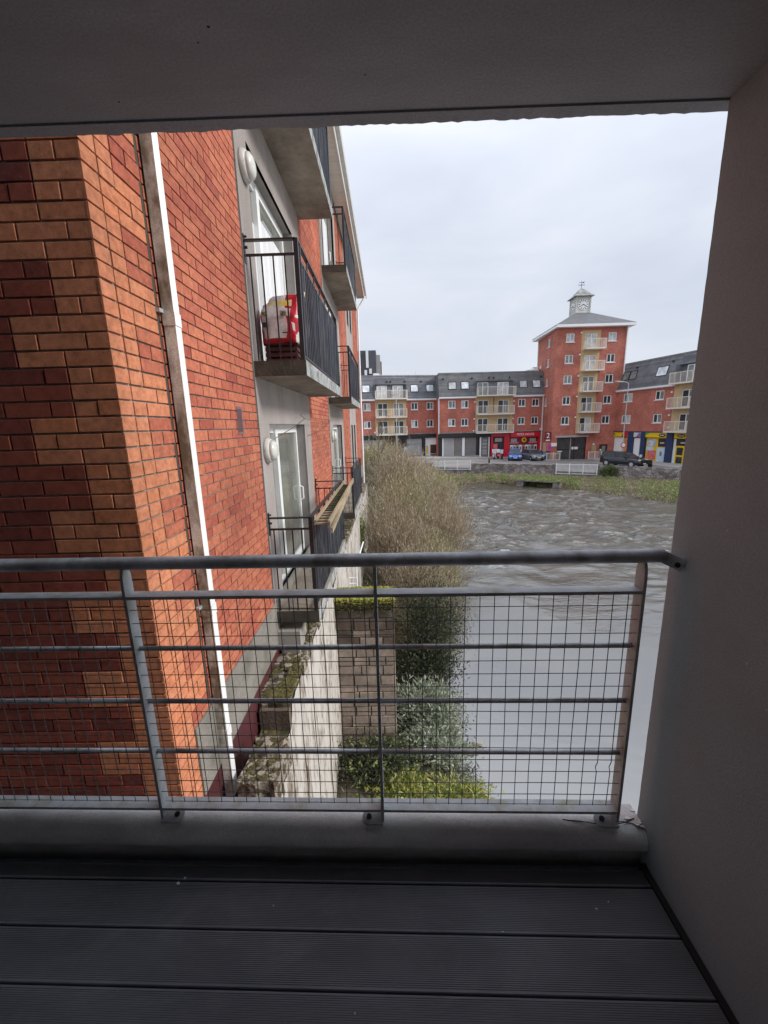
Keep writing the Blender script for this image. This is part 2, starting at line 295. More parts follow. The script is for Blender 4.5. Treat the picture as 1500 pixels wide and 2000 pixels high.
# ------------------------------------------------------------------ mesh helpers
BOXF = [(0, 3, 2, 1), (4, 5, 6, 7), (0, 1, 5, 4), (1, 2, 6, 5), (2, 3, 7, 6), (3, 0, 4, 7)]
class MB:
    def __init__(s): s.v = []; s.f = []; s.mi = []; s.cur = 0; s.T = None
    def add(s, vs_, fs):
        o = len(s.v)
        if s.T is not None: vs_ = [tuple(s.T @ Vector(p)) for p in vs_]
        s.v += [tuple(p) for p in vs_]; s.f += [tuple(i + o for i in f) for f in fs]; s.mi += [s.cur] * len(fs); return s
    def box(s, x0, x1, y0, y1, z0, z1):
        return s.add([(x0, y0, z0), (x1, y0, z0), (x1, y1, z0), (x0, y1, z0), (x0, y0, z1), (x1, y0, z1), (x1, y1, z1), (x0, y1, z1)], BOXF)
    def bar(s, a, b, wx, wy, up=(0, 0, 1)):
        a = Vector(a); b = Vector(b); d = (b - a).normalized(); u = Vector(up)
        if abs(d.dot(u)) > .98: u = Vector((1, 0, 0))
        x = d.cross(u).normalized() * wx / 2; y = x.cross(d).normalized() * wy / 2
        return s.add([a - x - y, a + x - y, a + x + y, a - x + y, b - x - y, b + x - y, b + x + y, b - x + y], BOXF)
    def tube(s, pts, rad, n=8, caps=True):
        pts = [Vector(p) for p in pts]; rad = rad if isinstance(rad, (list, tuple)) else [rad] * len(pts)
        vs_ = []; k = len(pts); ref = None
        for i, p in enumerate(pts):
            d = (pts[min(i + 1, k - 1)] - pts[max(i - 1, 0)]).normalized()
            if ref is None: ref = Vector((0, 0, 1)) if abs(d.z) < .9 else Vector((1, 0, 0))
            x = d.cross(ref).normalized(); y = x.cross(d).normalized(); ref = y
            for j in range(n):
                a = 2 * math.pi * j / n; vs_.append(p + (x * math.cos(a) + y * math.sin(a)) * rad[i])
        fs = [(i * n + j, i * n + (j + 1) % n, (i + 1) * n + (j + 1) % n, (i + 1) * n + j) for i in range(k - 1) for j in range(n)]
        if caps: fs += [tuple(range(n))[::-1], tuple((k - 1) * n + j for j in range(n))]
        return s.add(vs_, fs)
    def lathe(s, prof, n=16, c=(0, 0, 0), axis='z'):
        vs_ = []
        for r_, z in prof:
            for j in range(n):
                a = 2 * math.pi * j / n; p = (r_ * math.cos(a), r_ * math.sin(a), z)
                if axis == 'x': p = (p[2], p[0], p[1])
                if axis == 'y': p = (p[0], p[2], p[1])
                vs_.append((p[0] + c[0], p[1] + c[1], p[2] + c[2]))
        k = len(prof)
        return s.add(vs_, [(i * n + j, i * n + (j + 1) % n, (i + 1) * n + (j + 1) % n, (i + 1) * n + j) for i in range(k - 1) for j in range(n)] + [tuple(range(n))[::-1], tuple((k - 1) * n + j for j in range(n))])
    def prism(s, poly, a, b, axis='x'):
        """poly of 2D points swept from a to b along axis"""
        n = len(poly)
        def P(p, t): return {'x': (t, p[0], p[1]), 'y': (p[0], t, p[1]), 'z': (p[0], p[1], t)}[axis]
        return s.add([P(p, a) for p in poly] + [P(p, b) for p in poly], [tuple(range(n))[::-1], tuple(range(n, 2 * n))] + [(i, (i + 1) % n, n + (i + 1) % n, n + i) for i in range(n)])
    def mesh(s, name, mats):
        me = bpy.data.meshes.new(name); me.from_pydata(s.v, [], s.f)
        for m in (mats if isinstance(mats, (list, tuple)) else [mats]): me.materials.append(M[m] if isinstance(m, str) else m)
        if any(s.mi): me.polygons.foreach_set('material_index', s.mi)
        me.update(); return me
    def build(s, name, mats, parent=None, loc=(0, 0, 0), world=False, smooth=False):
        if world and parent is not None:
            o_ = Vector(parent['_o']) if '_o' in parent else parent.location
            s.v = [(p[0] - o_[0], p[1] - o_[1], p[2] - o_[2]) for p in s.v]
        me = s.mesh(name, mats)
        if smooth:
            me.polygons.foreach_set('use_smooth', [True] * len(me.polygons)); me.update()
        return link(name, me, parent, loc)
def link(name, me, parent=None, loc=(0, 0, 0)):
    o = bpy.data.objects.new(name, me); col.objects.link(o); o.parent = parent; o.location = loc; return o
def tag(o, label=None, cat=None, group=None, kind=None):
    if label: o['label'] = label
    if cat: o['category'] = cat
    if group: o['group'] = group
    if kind: o['kind'] = kind
    return o
def thing(name, label, cat, loc=(0, 0, 0), rz=0., group=None):
    o = bpy.data.objects.new(name, None); col.objects.link(o); o.location = loc; o.rotation_euler = (0, 0, rz); o.empty_display_size = .3
    return tag(o, label, cat, group)
def struct(name, mb, mats, **k): return tag(mb.build(name, mats, **k), kind='structure')
def copy_tree(o, parent=None):
    c = o.copy(); col.objects.link(c); c.parent = parent
    for ch in list(o.children): copy_tree(ch, c)
    return c
def text(name, s, size, m, parent, loc, rot, ext=.01, sx_=1.):
    cu = bpy.data.curves.new(name, 'FONT'); cu.body = s; cu.size = size; cu.align_x = 'CENTER'; cu.align_y = 'CENTER'; cu.extrude = ext; cu.resolution_u = 2
    t = bpy.data.objects.new(name, cu); col.objects.link(t); bpy.context.view_layer.update()
    me = bpy.data.meshes.new_from_object(t.evaluated_get(bpy.context.evaluated_depsgraph_get())); bpy.data.objects.remove(t)
    me.materials.clear(); me.materials.append(M[m]); o = link(name, me, parent, loc); o.rotation_euler = rot; o.scale = (sx_, 1, 1); return o
# =================================================================== the balcony we stand on
def ry(x, y): return y - 0.0253 * (x - .4)
shell = thing('viewing_balcony', 'dark painted concrete balcony shell framing the view, with ceiling slab, side wall and kerb', 'balcony', (0, 0, -1.75))
mb = MB(); mb.box(-3.2, 1.25, -1.2, 1.2375, .80, 1.0)
mb.build('ceiling_slab', 'beam_paint', shell, world=True)
# drip edge of the slab: groove, then a ragged lip of paint and render
mb = MB(); r_ = random.Random(3)
n = 260; xs = [-3.2 + (.945 + 3.2) * i / n for i in range(n + 1)]
yy = [1.284 + r_.uniform(-.0022, .002) + .0008 * math.sin(i * .13) for i in range(n + 1)]
vsx = []
for x, y in zip(xs, yy): vsx += [(x, 1.245, .797), (x, y, .797 + (r_.random() < .3) * r_.uniform(-.003, 0)), (x, y + .004, .83), (x, 1.245, .83)]
fs = []
for i in range(n):
    for j in range(4): fs.append((i * 4 + j, i * 4 + (j + 1) % 4, (i + 1) * 4 + (j + 1) % 4, (i + 1) * 4 + j))
mb.add(vsx, fs); mb.box(-3.2, 1.25, 1.238, 1.2445, .802, 1.0); mb.box(-3.2, 1.25, 1.246, 1.284, .83, 1.0)
mb.build('drip_edge', 'beam_paint', shell, world=True)
# side wall on the right with a slightly worn arris
mb = MB(); n = 90; vsx = []; zz = [-1.75 + 2.75 * i / n for i in range(n + 1)]
for z in zz:
    e = r_.uniform(0, .0012) + (.004 if r_.random() < .04 else 0)
    vsx += [(.905, -1.2, z), (.905, 1.247 - e, z), (.9085 + e, 1.252, z), (1.25, 1.252, z), (1.25, -1.2, z)]
fs = [(i * 5 + j, i * 5 + (j + 1) % 5, (i + 1) * 5 + (j + 1) % 5, (i + 1) * 5 + j) for i in range(n) for j in range(5)]
mb.add(vsx, [tuple(reversed(f)) for f in fs]); mb.build('side_wall', 'wall_paint', shell, world=True)
mb = MB(); mb.box(-3.2, 1.25, -1.35, -1.2, -1.75, 1.0); mb.build('rear_wall', 'white', shell, world=True)
mb = MB(); mb.box(-3.35, -3.2, -1.35, 1.25, -1.75, 1.0); mb.build('left_wall', 'wall_paint', shell, world=True)
# storeys above and below of the same block
for nm, q in (('upper_storey', (-3.3, 1.25, -1.3, 1.25, 1.01, 5.6)), ('floor_slab', (-3.3, 1.25, -1.3, 1.27, -1.75, -1.64)), ('lower_storey', (-3.3, 1.25, -1.3, 1.15, -6.2, -1.751))):
    mb = MB(); mb.box(*q); mb.build(nm, 'wall_paint', shell, world=True)
# rounded kerb wrapped in membrane
prof = [(1.297, -1.64), (1.298, -1.475), (1.288, -1.462), (1.25, -1.459), (1.232, -1.462), (1.214, -1.469), (1.199, -1.481), (1.188, -1.497), (1.182, -1.518), (1.184, -1.534), (1.212, -1.552), (1.212, -1.64)]
mb = MB(); n = 64; vsx = []; r_ = random.Random(5)
for i in range(n + 1):
    x = -3.2 + (.905 + 3.2) * i / n
    bulge = .006 * math.exp(-((x + .08) / .05) ** 2) + .0015 * math.sin(x * 9) + .001 * math.sin(x * 31)
    for k, (y, z) in enumerate(prof):
        b_ = bulge if 3 < k < 9 else 0
        vsx.append((x, ry(x, y) - b_, z + (b_ * .4 if k < 7 else 0)))
m_ = len(prof)
mb.add(vsx, [(i * m_ + j, i * m_ + (j + 1) % m_, (i + 1) * m_ + (j + 1) % m_, (i + 1) * m_ + j) for i in range(n) for j in range(m_)])
k_ = mb.build('kerb', 'membrane', shell, world=True, smooth=True)
# bare end of the kerb where the membrane is torn away beside the wall
mb = MB(); pts = [(.812, 1.292), (.904, 1.290), (.904, 1.196), (.885, 1.203), (.868, 1.215), (.84, 1.222), (.81, 1.226)]
mb.prism([(x, y) for x, y in pts], -1.4602, -1.4570, 'z'); mb.build('bare_kerb_end', 'membrane_pale', shell, world=True)
mb = MB()
for (x, y, s_, a) in ((.86, 1.232, .011, .4), (.893, 1.213, .009, 1.2), (.899, 1.262, .008, .1), (.884, 1.205, .006, 2.), (.853, 1.288, .006, .3), (.897, 1.222, .006, 1.)):
    ps = [(x + s_ * math.cos(a + t) * (1.4 if k % 2 else .7), y + s_ * math.sin(a + t) * .6) for k, t in enumerate([0, 1.1, 2.1, 3.3, 4.2, 5.2])]
    mb.prism(ps, -1.4569, -1.453, 'z')
mb.build('paint_flake', 'flake', shell, world=True)
# sealant curl running out of the right hand foot
mb = MB(); mb.tube([(.62, 1.235, -1.461), (.68, 1.226, -1.459), (.73, 1.216, -1.458), (.79, 1.212, -1.458), (.83, 1.213, -1.455), (.86, 1.222, -1.454), (.885, 1.232, -1.455)], .0016, 6)
mb.build('sealant_bead', 'skirting', shell, world=True)
mb = MB(); mb.box(.884, .9045, -1.19, 1.175, -1.70, -1.592); mb.build('skirting_gap', 'skirting', shell, world=True)

mb = MB(); r_ = random.Random(31)
for _ in range(9):
    x, y, s_ = r_.uniform(-1., .85), r_.uniform(.95, 1.2), r_.uniform(.0015, .004)
    mb.prism([(x + s_ * math.cos(t) * r_.uniform(.6, 1), y + s_ * math.sin(t) * r_.uniform(.4, .8)) for t in (0, 1, 2.1, 3.2, 4.2, 5.2)], .7992, .8002, 'z')
tag(mb.build('pock_marks', 'skirting', shell, world=True), kind='stuff')
mb = MB()
for (y, z, s_) in ((.93, -.62, .004), (1.05, -.30, .003), (.86, -.70, .003), (1.12, .1, .003), (.80, -.95, .003), (1.18, -.98, .0025)):
    mb.prism([(y + s_ * math.cos(t) * .6, z + s_ * math.sin(t) * r_.uniform(.7, 1.4)) for t in (0, 1, 2.1, 3.2, 4.2, 5.2)], .9042, .9056, 'x')
tag(mb.build('chips', 'flake', shell, world=True), kind='stuff')
deck = thing('deck', 'dark grey grooved composite decking boards of the balcony floor', 'decking', (-.4, .5, -1.7))
def board(name, y0, y1, grooves=True):
    pr_ = [(y0, -1.625), (y0, -1.6025), (y0 + .002, -1.6)]
    if grooves:
        g = (y1 - y0 - .012) / 26
        for i in range(26):
            a = y0 + .006 + i * g; pr_ += [(a + g * .15, -1.6), (a + g * .3, -1.6013), (a + g * .7, -1.6013), (a + g * .85, -1.6)]
    pr_ += [(y1 - .002, -1.6), (y1, -1.6025), (y1, -1.625)]
    mb = MB(); n = len(pr_); x0, x1 = -3.19, .883
    mb.add([(x0, ry(x0, p[0]), p[1]) for p in pr_] + [(x1, ry(x1, p[0]), p[1]) for p in pr_],
           [tuple(range(n))[::-1], tuple(range(n, 2 * n))] + [(i, (i + 1) % n, n + (i + 1) % n, n + i) for i in range(n)])
    return mb.build('deck_board', 'deck', deck, world=True)
for i, (a, b) in enumerate([(1.116, 1.170), (.9745, 1.1105), (.8335, .9695), (.6925, .8285), (.5515, .6875), (.41, .546), (.27, .405), (.13, .265), (-.01, .125), (-.15, -.015), (-.30, -.155), (-.45, -.305)]):
    board('deck_board', a, b, i != 0 or True)
mb = MB(); mb.box(-3.19, .884, -1.19, 1.16, -1.639, -1.628); mb.build('sub_floor', 'skirting', deck, world=True)
mb = MB(); r_ = random.Random(11)
for (x, y, s_) in ((-.78, 1.15, .006), (-.795, 1.132, .009), (-.43, 1.06, .003), (.33, .98, .003), (.66, 1.04, .004), (-.13, .8, .003), (.71, 1.06, .003)):
    mb.prism([(x + s_ * math.cos(t) * r_.uniform(.5, 1), y + s_ * math.sin(t) * r_.uniform(.4, .9)) for t in (0, 1, 2, 3.2, 4.2, 5.3)], -1.5998, -1.597, 'z')
o = mb.build('debris', 'flake'); tag(o, 'tiny white paint chips scattered on the decking', 'debris', kind='stuff')

# ------------------------------------------------------------------ galvanised railing
rail = thing('balcony_railing', 'galvanised steel railing with welded mesh panels across the balcony front', 'railing', (-.4, 1.24, -1.46))
def P(x, y, z): return (x, ry(x, y), z)
PX = [-2.595, -1.745, -.895, -.052, .808]
mb = MB(); mb.tube([P(-3.19, 1.24, -.4285), P(-1.0, 1.24, -.4285), P(.868, 1.24, -.4285)], .0222, 20); mb.build('handrail', 'galv', rail, world=True).data.polygons.foreach_set('use_smooth', [True] * (2 * 20) + [False] * 2)
mb = MB(); mb.bar((.862, ry(.862, 1.232), -.428), (.9035, 1.183, -.448), .006, .040, (0, 0, 1)); wb_ = mb.build('wall_bracket', 'galv_dull', rail, world=True)
mb = MB(); mb.tube([(.893, 1.193, -.446), (.886, 1.186, -.447)], .0085, 6); mb.build('bracket_bolt', 'black_metal', wb_, loc=(.4, -1.24, 1.46))
for px_ in PX:
    mb = MB(); y = ry(px_, 1.24); zs = [-1.452, -.50, -.47, -.452, -.438]
    for j, z0 in enumerate(zs[:-1]):
        d0 = (.0235, .0235, .0215, .016)[j]; d1 = (.0235, .0215, .016, .008)[j]
        x0, x1, z1 = px_ - .005, px_ + .005, zs[j + 1]
        mb.add([(x0, y - d0, z0), (x1, y - d0, z0), (x1, y + d0, z0), (x0, y + d0, z0), (x0, y - d1, z1), (x1, y - d1, z1), (x1, y + d1, z1), (x0, y + d1, z1)], BOXF)
    post = mb.build('post', 'galv_dull', rail, world=True)
    s = 1 if px_ < -.5 else -1
    mb = MB(); y0 = y - .008; cx = px_ + s * .052; pl = []
    for t in range(9): a = -math.pi / 2 + math.pi * t / 8; pl.append((cx + s * (.0 + .026 * math.cos(a)), math.sin(a) * .026))
    pl += [(px_, .026), (px_, -.026)]
    # a tab standing on packers over the kerb
    q = [(x, y0 - .003 + v, -1.450 + v * .12) for x, v in pl]; q2 = [(x, yy_, z + .009) for x, yy_, z in q]
    n = len(q); mb.add(q + q2, [tuple(range(n)), tuple(range(n, 2 * n))[::-1]] + [(i, n + i, n + (i + 1) % n, (i + 1) % n) for i in range(n)])
    foot = mb.build('foot_plate', 'galv_dull', post, world=False, loc=(.4, -1.24, 1.46))
    mb = MB(); mb.tube([(cx, y0 - .003, -1.4455), (cx, y0 - .005, -1.4345)], .0095, 8); mb.build('foot_bolt', 'black_metal', post, loc=(.4, -1.24, 1.46))
spans = [(-3.19, PX[0])] + [(PX[i], PX[i + 1]) for i in range(4)]
r_ = random.Random(4)
for a, b in spans:
    a += .0055; b -= .0055
    mb = MB(); n_ = [P(a, 1.2155, 0), P(b, 1.2155, 0), P(b, 1.2645, 0), P(a, 1.2645, 0)]
    for nm, z0, z1, mt in (('top_bar', -.549, -.538, 'galv_dull'), ('bottom_bar', -1.407, -1.396, 'galv_dull')):
        mb = MB(); mb.add([(p[0], p[1], z0) for p in n_] + [(p[0], p[1], z1) for p in n_], BOXF); mb.build(nm, mt, rail, world=True)
    for z in (-.745, -.956, -1.168):
        mb = MB(); mb.tube([P(a, 1.245, z), P(b, 1.245, z)], .0088, 12); o = mb.build('infill_bar', 'galv', rail, world=True)
        o.data.polygons.foreach_set('use_smooth', [len(p.vertices) == 4 for p in o.data.polygons])
# the mesh: every wire is a piece of its own, shared lengths
wire_root = MB(); wire_root.box(-3.19, .80, 1.2445, 1.2455, -1.3955, -1.3945)
# verts hand placed so the root strip follows the line of the rail
wire_root.v = [(p[0], ry(p[0], p[1]), p[2]) for p in wire_root.v]
mesh_panel = wire_root.build('mesh_panel', 'wire', rail, world=True)
x = -3.15
while x < .80:
    if min(abs(x - p) for p in PX) > .012:
        mb = MB(); y = ry(x, 1.2325); w1, w2, w3 = (r_.uniform(-.0016, .0016) for _ in range(3))
        pts = [(x, y, -.548), (x + w1, y + w2, -.8), (x + w3, y - w2, -1.06), (x + w2, y + w1, -1.25), (x + w1, y, -1.385)]
        if x > .70: pts = [(x, y, -.548), (x, y, -1.05), (x + .002, y, -1.2), (x - .006, y - .003, -1.215), (x + .001, y, -1.24), (x - .001, y, -1.385)]
        mb.tube(pts, .0015, 5); o = mb.build('wire', 'wire', mesh_panel, loc=(.4, -1.24, 1.46))
    x += .0478
for a, b in spans:
    z = -.592
    while z > -1.38:
        mb = MB(); s_ = r_.uniform(-.002, .002); m1 = a + (b - a) / 3; m2 = a + (b - a) * 2 / 3
        mb.tube([P(a + .004, 1.229, z), P(m1, 1.229, z + s_), P(m2, 1.229, z - s_ * .6), P(b - .004, 1.229, z)], .0014, 5); mb.build('wire', 'wire', mesh_panel, loc=(.4, -1.24, 1.46)); z -= .0495

# =================================================================== the brick apartment block on the left
NB = thing('brick_apartment_block', 'red brick apartment block with orange quoins and shallow black balconies close on the left', 'building', (-1.257, 1.95, -6))
FX = -1.257; CY = 1.95
wallp = MB(); wallp.box(FX - .6, FX - .35, CY + .012, 19.5, -6, 5.72); [wallp.box(FX - .349, FX - .012, a, b, -6, 5.72) for a, b in ((CY + .012, 4.2), (6.4, 9.3), (11.5, 14.1), (15.05, 15.3), (16.25, 19.5))]; wallp.box(-4.2, FX - .6, CY + .012, 8, -6, 5.72)
brick_wall = wallp.build('brick_wall', 'mortar', NB, world=True)
OFF = Vector((1.257, -1.95, 6))
BL = {}
def brick_mesh(length, mt, axis, lefthand=False):
    key = (round(length, 3), mt, axis)
    if key not in BL:
        c = .0013; h = .0325; hl = length / 2
        ring = lambda d, i: [(-hl + i, -h + i, d), (hl - i, -h + i, d), (hl - i, h - i, d), (-hl + i, h - i, d)]
        v = ring(.012, 0) + ring(0.0013, 0) + ring(0, c)
        f = [(0, 1, 5, 4), (1, 2, 6, 5), (2, 3, 7, 6), (3, 0, 4, 7), (4, 5, 9, 8), (5, 6, 10, 9), (6, 7, 11, 10), (7, 4, 8, 11), (8, 9, 10, 11)]
        if axis == 'A': v = [(a, d, b) for a, b, d in v]
        else: v = [(-d, a, b) for a, b, d in v]
        me = bpy.data.meshes.new('brick'); me.from_pydata(v, [], f); me.materials.append(M[mt]); me.update(); BL[key] = me
    return BL[key]
bricks = []                                   # (plane, centre along wall, z, length, material)
Z0 = 1.197 + .005; PITCH = .0749
def course_z(k): return Z0 - PITCH * (k + .5)
rb = random.Random(21)
# quoins either side of the corner, courses counted down from the top of the picture
def fill(plane, start, end, sgn, k, first_half):
    """red stretcher bond running from start (distance from corner) to end"""
    p = start; L_ = .215; first = True
    while p < end - .02:
        ln = .1025 if (first and first_half) else L_
        ln = min(ln, end - p); first = False
        if ln > .03: bricks.append((plane, p + ln / 2, course_z(k), ln, 'red_brick', k))
        p += ln + .01
KTOP = -58; KBOT = 64
for k in range(KTOP, KBOT):
    ph = k % 6; z = course_z(k)
    wide = ph < 3
    # river side, plane B
    segs = ([.1025, .1025, .215] if k % 2 == 0 else [.1025, .215, .1025]) if wide else [.1025, .1025]
    if k < 42:
        p = 0
        for s_ in segs: bricks.append(('B', p + s_ / 2, z, s_, 'buff_brick', k)); p += s_ + .01
        bricks_start = p
        fill('B', bricks_start, .452, 1, k, k % 2 == 0)
        q = .47 + (0 if k % 2 else 0)
        fill('B', .470, 3.985 - CY, 1, k, k % 2 == 1)
        for (a, b) in ((6.72, 8.95), (11.8, 13.9), (16.6, 19.5)):
            fill('B', a - CY, b - CY, 1, k, k % 2 == 1)
    else:
        bricks.append(('B', .05125, z, .1025, 'buff_brick', k)); bricks.append(('B', .164, z, .1025, 'buff_brick', k))
    # face towards us, plane A
    wa = not wide
    segs = ([.215, .215] if k % 2 else [.1025, .215, .1025]) if wa else ([.215] if k % 2 else [.1025, .1025])
    p = 0
    for s_ in segs: bricks.append(('A', p + s_ / 2, z, s_, 'buff_brick', k)); p += s_ + .01
    fill('A', p, 1.5, 1, k, k % 2 == 0); bricks[:] = [(b[0], b[1], b[2], b[3], 'shaded_red_brick', b[5]) if b[5] == k and b[4] == 'red_brick' and b[0] == 'A' else b for b in bricks]
def bpos(b):
    d = b[1]
    return Vector((FX - d, CY, b[2])) if b[0] == 'A' else Vector((FX, CY + d, b[2]))
def showsize(b):
    p = bpos(b); d = p.length
    face = abs(p.y) / d if b[0] == 'A' else abs(p.x) / d
    vis = 1. if (-1.95 < p.x and p.z < 1.25 * p.y / 1.95 * .98 and p.z > -2.1) else .02
    return b[3] * .065 * face / d ** 2 * vis
bricks.sort(key=showsize, reverse=True)
joint = {}
for i, b in enumerate(bricks):
    p = bpos(b); proud = rb.uniform(-.0016, .0016)
    if i < 300:
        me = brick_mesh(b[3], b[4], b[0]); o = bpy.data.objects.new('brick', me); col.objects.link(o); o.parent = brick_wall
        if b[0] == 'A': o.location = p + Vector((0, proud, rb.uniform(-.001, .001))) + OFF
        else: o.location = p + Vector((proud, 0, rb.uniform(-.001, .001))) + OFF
    else:
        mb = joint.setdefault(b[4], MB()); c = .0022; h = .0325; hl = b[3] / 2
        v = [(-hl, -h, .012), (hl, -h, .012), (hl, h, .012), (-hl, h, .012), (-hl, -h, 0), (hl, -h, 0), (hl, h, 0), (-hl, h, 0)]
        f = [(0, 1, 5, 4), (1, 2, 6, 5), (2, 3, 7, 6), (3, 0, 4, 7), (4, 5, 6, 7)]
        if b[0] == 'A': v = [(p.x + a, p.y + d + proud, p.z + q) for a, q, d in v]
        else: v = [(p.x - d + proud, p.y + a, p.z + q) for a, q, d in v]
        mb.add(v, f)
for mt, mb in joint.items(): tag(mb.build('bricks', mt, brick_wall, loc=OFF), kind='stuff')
# plinth with its slim cast panels, maroon band below
mb = MB()
for a, b in ((2.17, 2.40), (2.41, 3.98), (3.99, 6.7), (6.71, 8.9), (8.91, 13.9), (13.91, 19.5)): mb.box(FX - .02, FX + .012, a, b, -2.335, -1.835)
mb.build('plinth', 'plinth', NB, world=True)
mb = MB(); mb.box(FX - .02, FX + .004, 2.15, 19.5, -3.6, -2.336); mb.build('base_band', 'maroon', NB, world=True)
for a, b, c in ((3.982, 4.018, -1.835), (2.392, 2.414, -2.3), (8.955, 8.985, -1.83), (13.9, 13.93, -1.83)):
    mb = MB(); mb.box(FX - .02, FX - .002, a, b, c, 5.7); mb.build('movement_joint', 'joint_mastic', NB, world=True)
# render bays with the patio door openings
def bay(y0, y1, doors):
    """doors: list of (y0,y1,z0,z1); panel with reveals .15 deep"""
    mb = MB(); X = FX + .006; z0, z1 = -1.835, 5.7; ys = sorted({y0, y1, *[d[0] for d in doors], *[d[1] for d in doors]}); zs = sorted({z0, z1, *[d[2] for d in doors], *[d[3] for d in doors]})
    for i in range(len(ys) - 1):
        for j in range(len(zs) - 1):
            cy, cz = (ys[i] + ys[i + 1]) / 2, (zs[j] + zs[j + 1]) / 2
            if any(d[0] < cy < d[1] and d[2] < cz < d[3] for d in doors): continue
            mb.box(X - .03, X, ys[i], ys[i + 1], zs[j], zs[j + 1])
    p = mb.build('render_panel', 'render', NB, world=True)
    mb = MB()
    for a, b, c, d in doors:
        mb.box(X - .165, X - .001, a - .012, a, c, d); mb.box(X - .165, X - .001, b, b + .012, c, d); mb.box(X - .165, X - .001, a, b, d, d + .012)
    mb.build('door_reveal', 'reveal', p, loc=OFF)
    return p
lv = [(-1.93, .05), (.66, 2.62), (3.24, 5.15)]
bay(4.018, 6.70, [(4.36, 6.22, a, b) for a, b in lv])
bay(8.985, 11.78, [(9.5, 11.3, a, b) for a, b in lv])
bay(13.93, 16.58, [(14.3, 14.95, a + .1, b) for a, b in lv] + [(15.4, 16.1, a + .1, b) for a, b in lv])
# cut the mortar core back behind the doors by setting rooms in front of a dark lining
def patio(y0, y1, z0, z1, split, blind, open_=0.):
    X = FX - .15; mb = MB(); fr = .05; s_ = y0 + (y1 - y0) * split
    mb.box(X - .03, X + .03, y0, y1, z1 - fr, z1); mb.box(X - .03, X + .03, y0, y1, z0, z0 + .06); mb.box(X - .03, X + .03, y0, y0 + fr, z0 + .06, z1 - fr); mb.box(X - .03, X + .03, y1 - fr, y1, z0 + .06, z1 - fr)
    mb.box(X - .02, X + .045, s_ - .05, s_ + .05, z0 + .06, z1 - fr)
    mb.box(X - .025, X + .02, y0 + fr, s_ - .05, z1 - fr - .05, z1 - fr); mb.box(X - .005, X + .04, s_ + .05, y1 - fr, z1 - fr - .06, z1 - fr); mb.box(X - .005, X + .04, y1 - fr - .06, y1 - fr, z0 + .06, z1 - fr - .06)
    mb.box(X - .005, X + .04, s_ + .05, y1 - fr - .06, z0 + .06, z0 + .13)
    d = mb.build('patio_door', 'upvc', NB, world=True)
    for a, b, o_ in ((y0 + fr, s_ - .05, -.012), (s_ + .05, y1 - fr - .06, .012)):
        mb = MB(); mb.box(X + o_ - .004, X + o_ + .004, a, b, z0 + .06, z1 - fr - .05); mb.build('pane', 'glass_door', d, loc=OFF)
        if blind:
            mb = MB(); n_ = 14
            for i in range(n_):
                t0 = a + (b - a) * i / n_; t1 = a + (b - a) * (i + .92) / n_
                mb.box(X + o_ + .005, X + o_ + .007, t0, t1, z0 + .12, z1 - (.42 if o_ < 0 else .30))
            mb.build('blind', 'curtain', d, loc=OFF)
    mb = MB(); hz = (z0 + .95); yb = y1 - fr - .03; mb.tube([(X + .04, yb, hz - .11), (X + .085, yb, hz - .09), (X + .085, yb, hz + .09), (X + .04, yb, hz + .11)], .011, 6); mb.build('handle', 'upvc', d, loc=OFF)
for i, (a, b) in enumerate(lv):
    patio(4.36, 6.22, a, b, .36, i == 1); patio(9.5, 11.3, a, b, .4, i == 2)
for a, b in lv:
    for p, q in ((14.3, 14.95), (15.4, 16.1)):
        mb = MB(); X = FX - .13; mb.box(X - .03, X + .02, p, p + .05, a + .1, b); mb.box(X - .03, X + .02, q - .05, q, a + .1, b); mb.box(X - .03, X + .02, p + .05, q - .05, b - .05, b); mb.box(X - .03, X + .02, p + .05, q - .05, a + .1, a + .15)
        wdw = mb.build('window', 'upvc', NB, world=True); mb = MB(); mb.box(X - .012, X - .002, p + .05, q - .05, a + .15, b - .05); mb.build('pane', 'glass_mid', wdw, loc=OFF)
# eaves: soffit boards, brown fascia, gutter; roof behind
mb = MB(); y = 2.0
while y < 19.9: mb.box(FX + .01, -.905, y, y + .145, 5.60 + .1, 5.62 + .1); y += .15
mb.build('soffit', 'cream_rail', NB, world=True)
mb = MB(); mb.box(-.905, -.885, 1.9, 19.95, 5.64, 5.88); mb.build('fascia', 'upvc', NB, world=True)
mb = MB(); mb.prism([(-.885, 5.76), (-.80, 5.78), (-.785, 5.86), (-.80, 5.865), (-.81, 5.80), (-.885, 5.80)], 1.9, 19.95, 'y')
mb.box(-.90, -.79, 19.95, 19.99, 5.70, 5.87); mb.build('gutter', 'lamp_body', NB, world=True)
mb = MB(); mb.prism([(-.88, 5.88), (-3.0, 7.2), (-5.2, 5.88)], 1.9, 19.95, 'y'); mb.build('roof', 'slate', NB, world=True)
mb = MB(); mb.tube([(-.84, 19.7, 5.7), (-1.1, 19.62, 5.3), (-1.2, 19.55, 5.1), (-1.2, 19.55, -4.5)], .045, 8); mb.build('downpipe', 'upvc', NB, world=True)
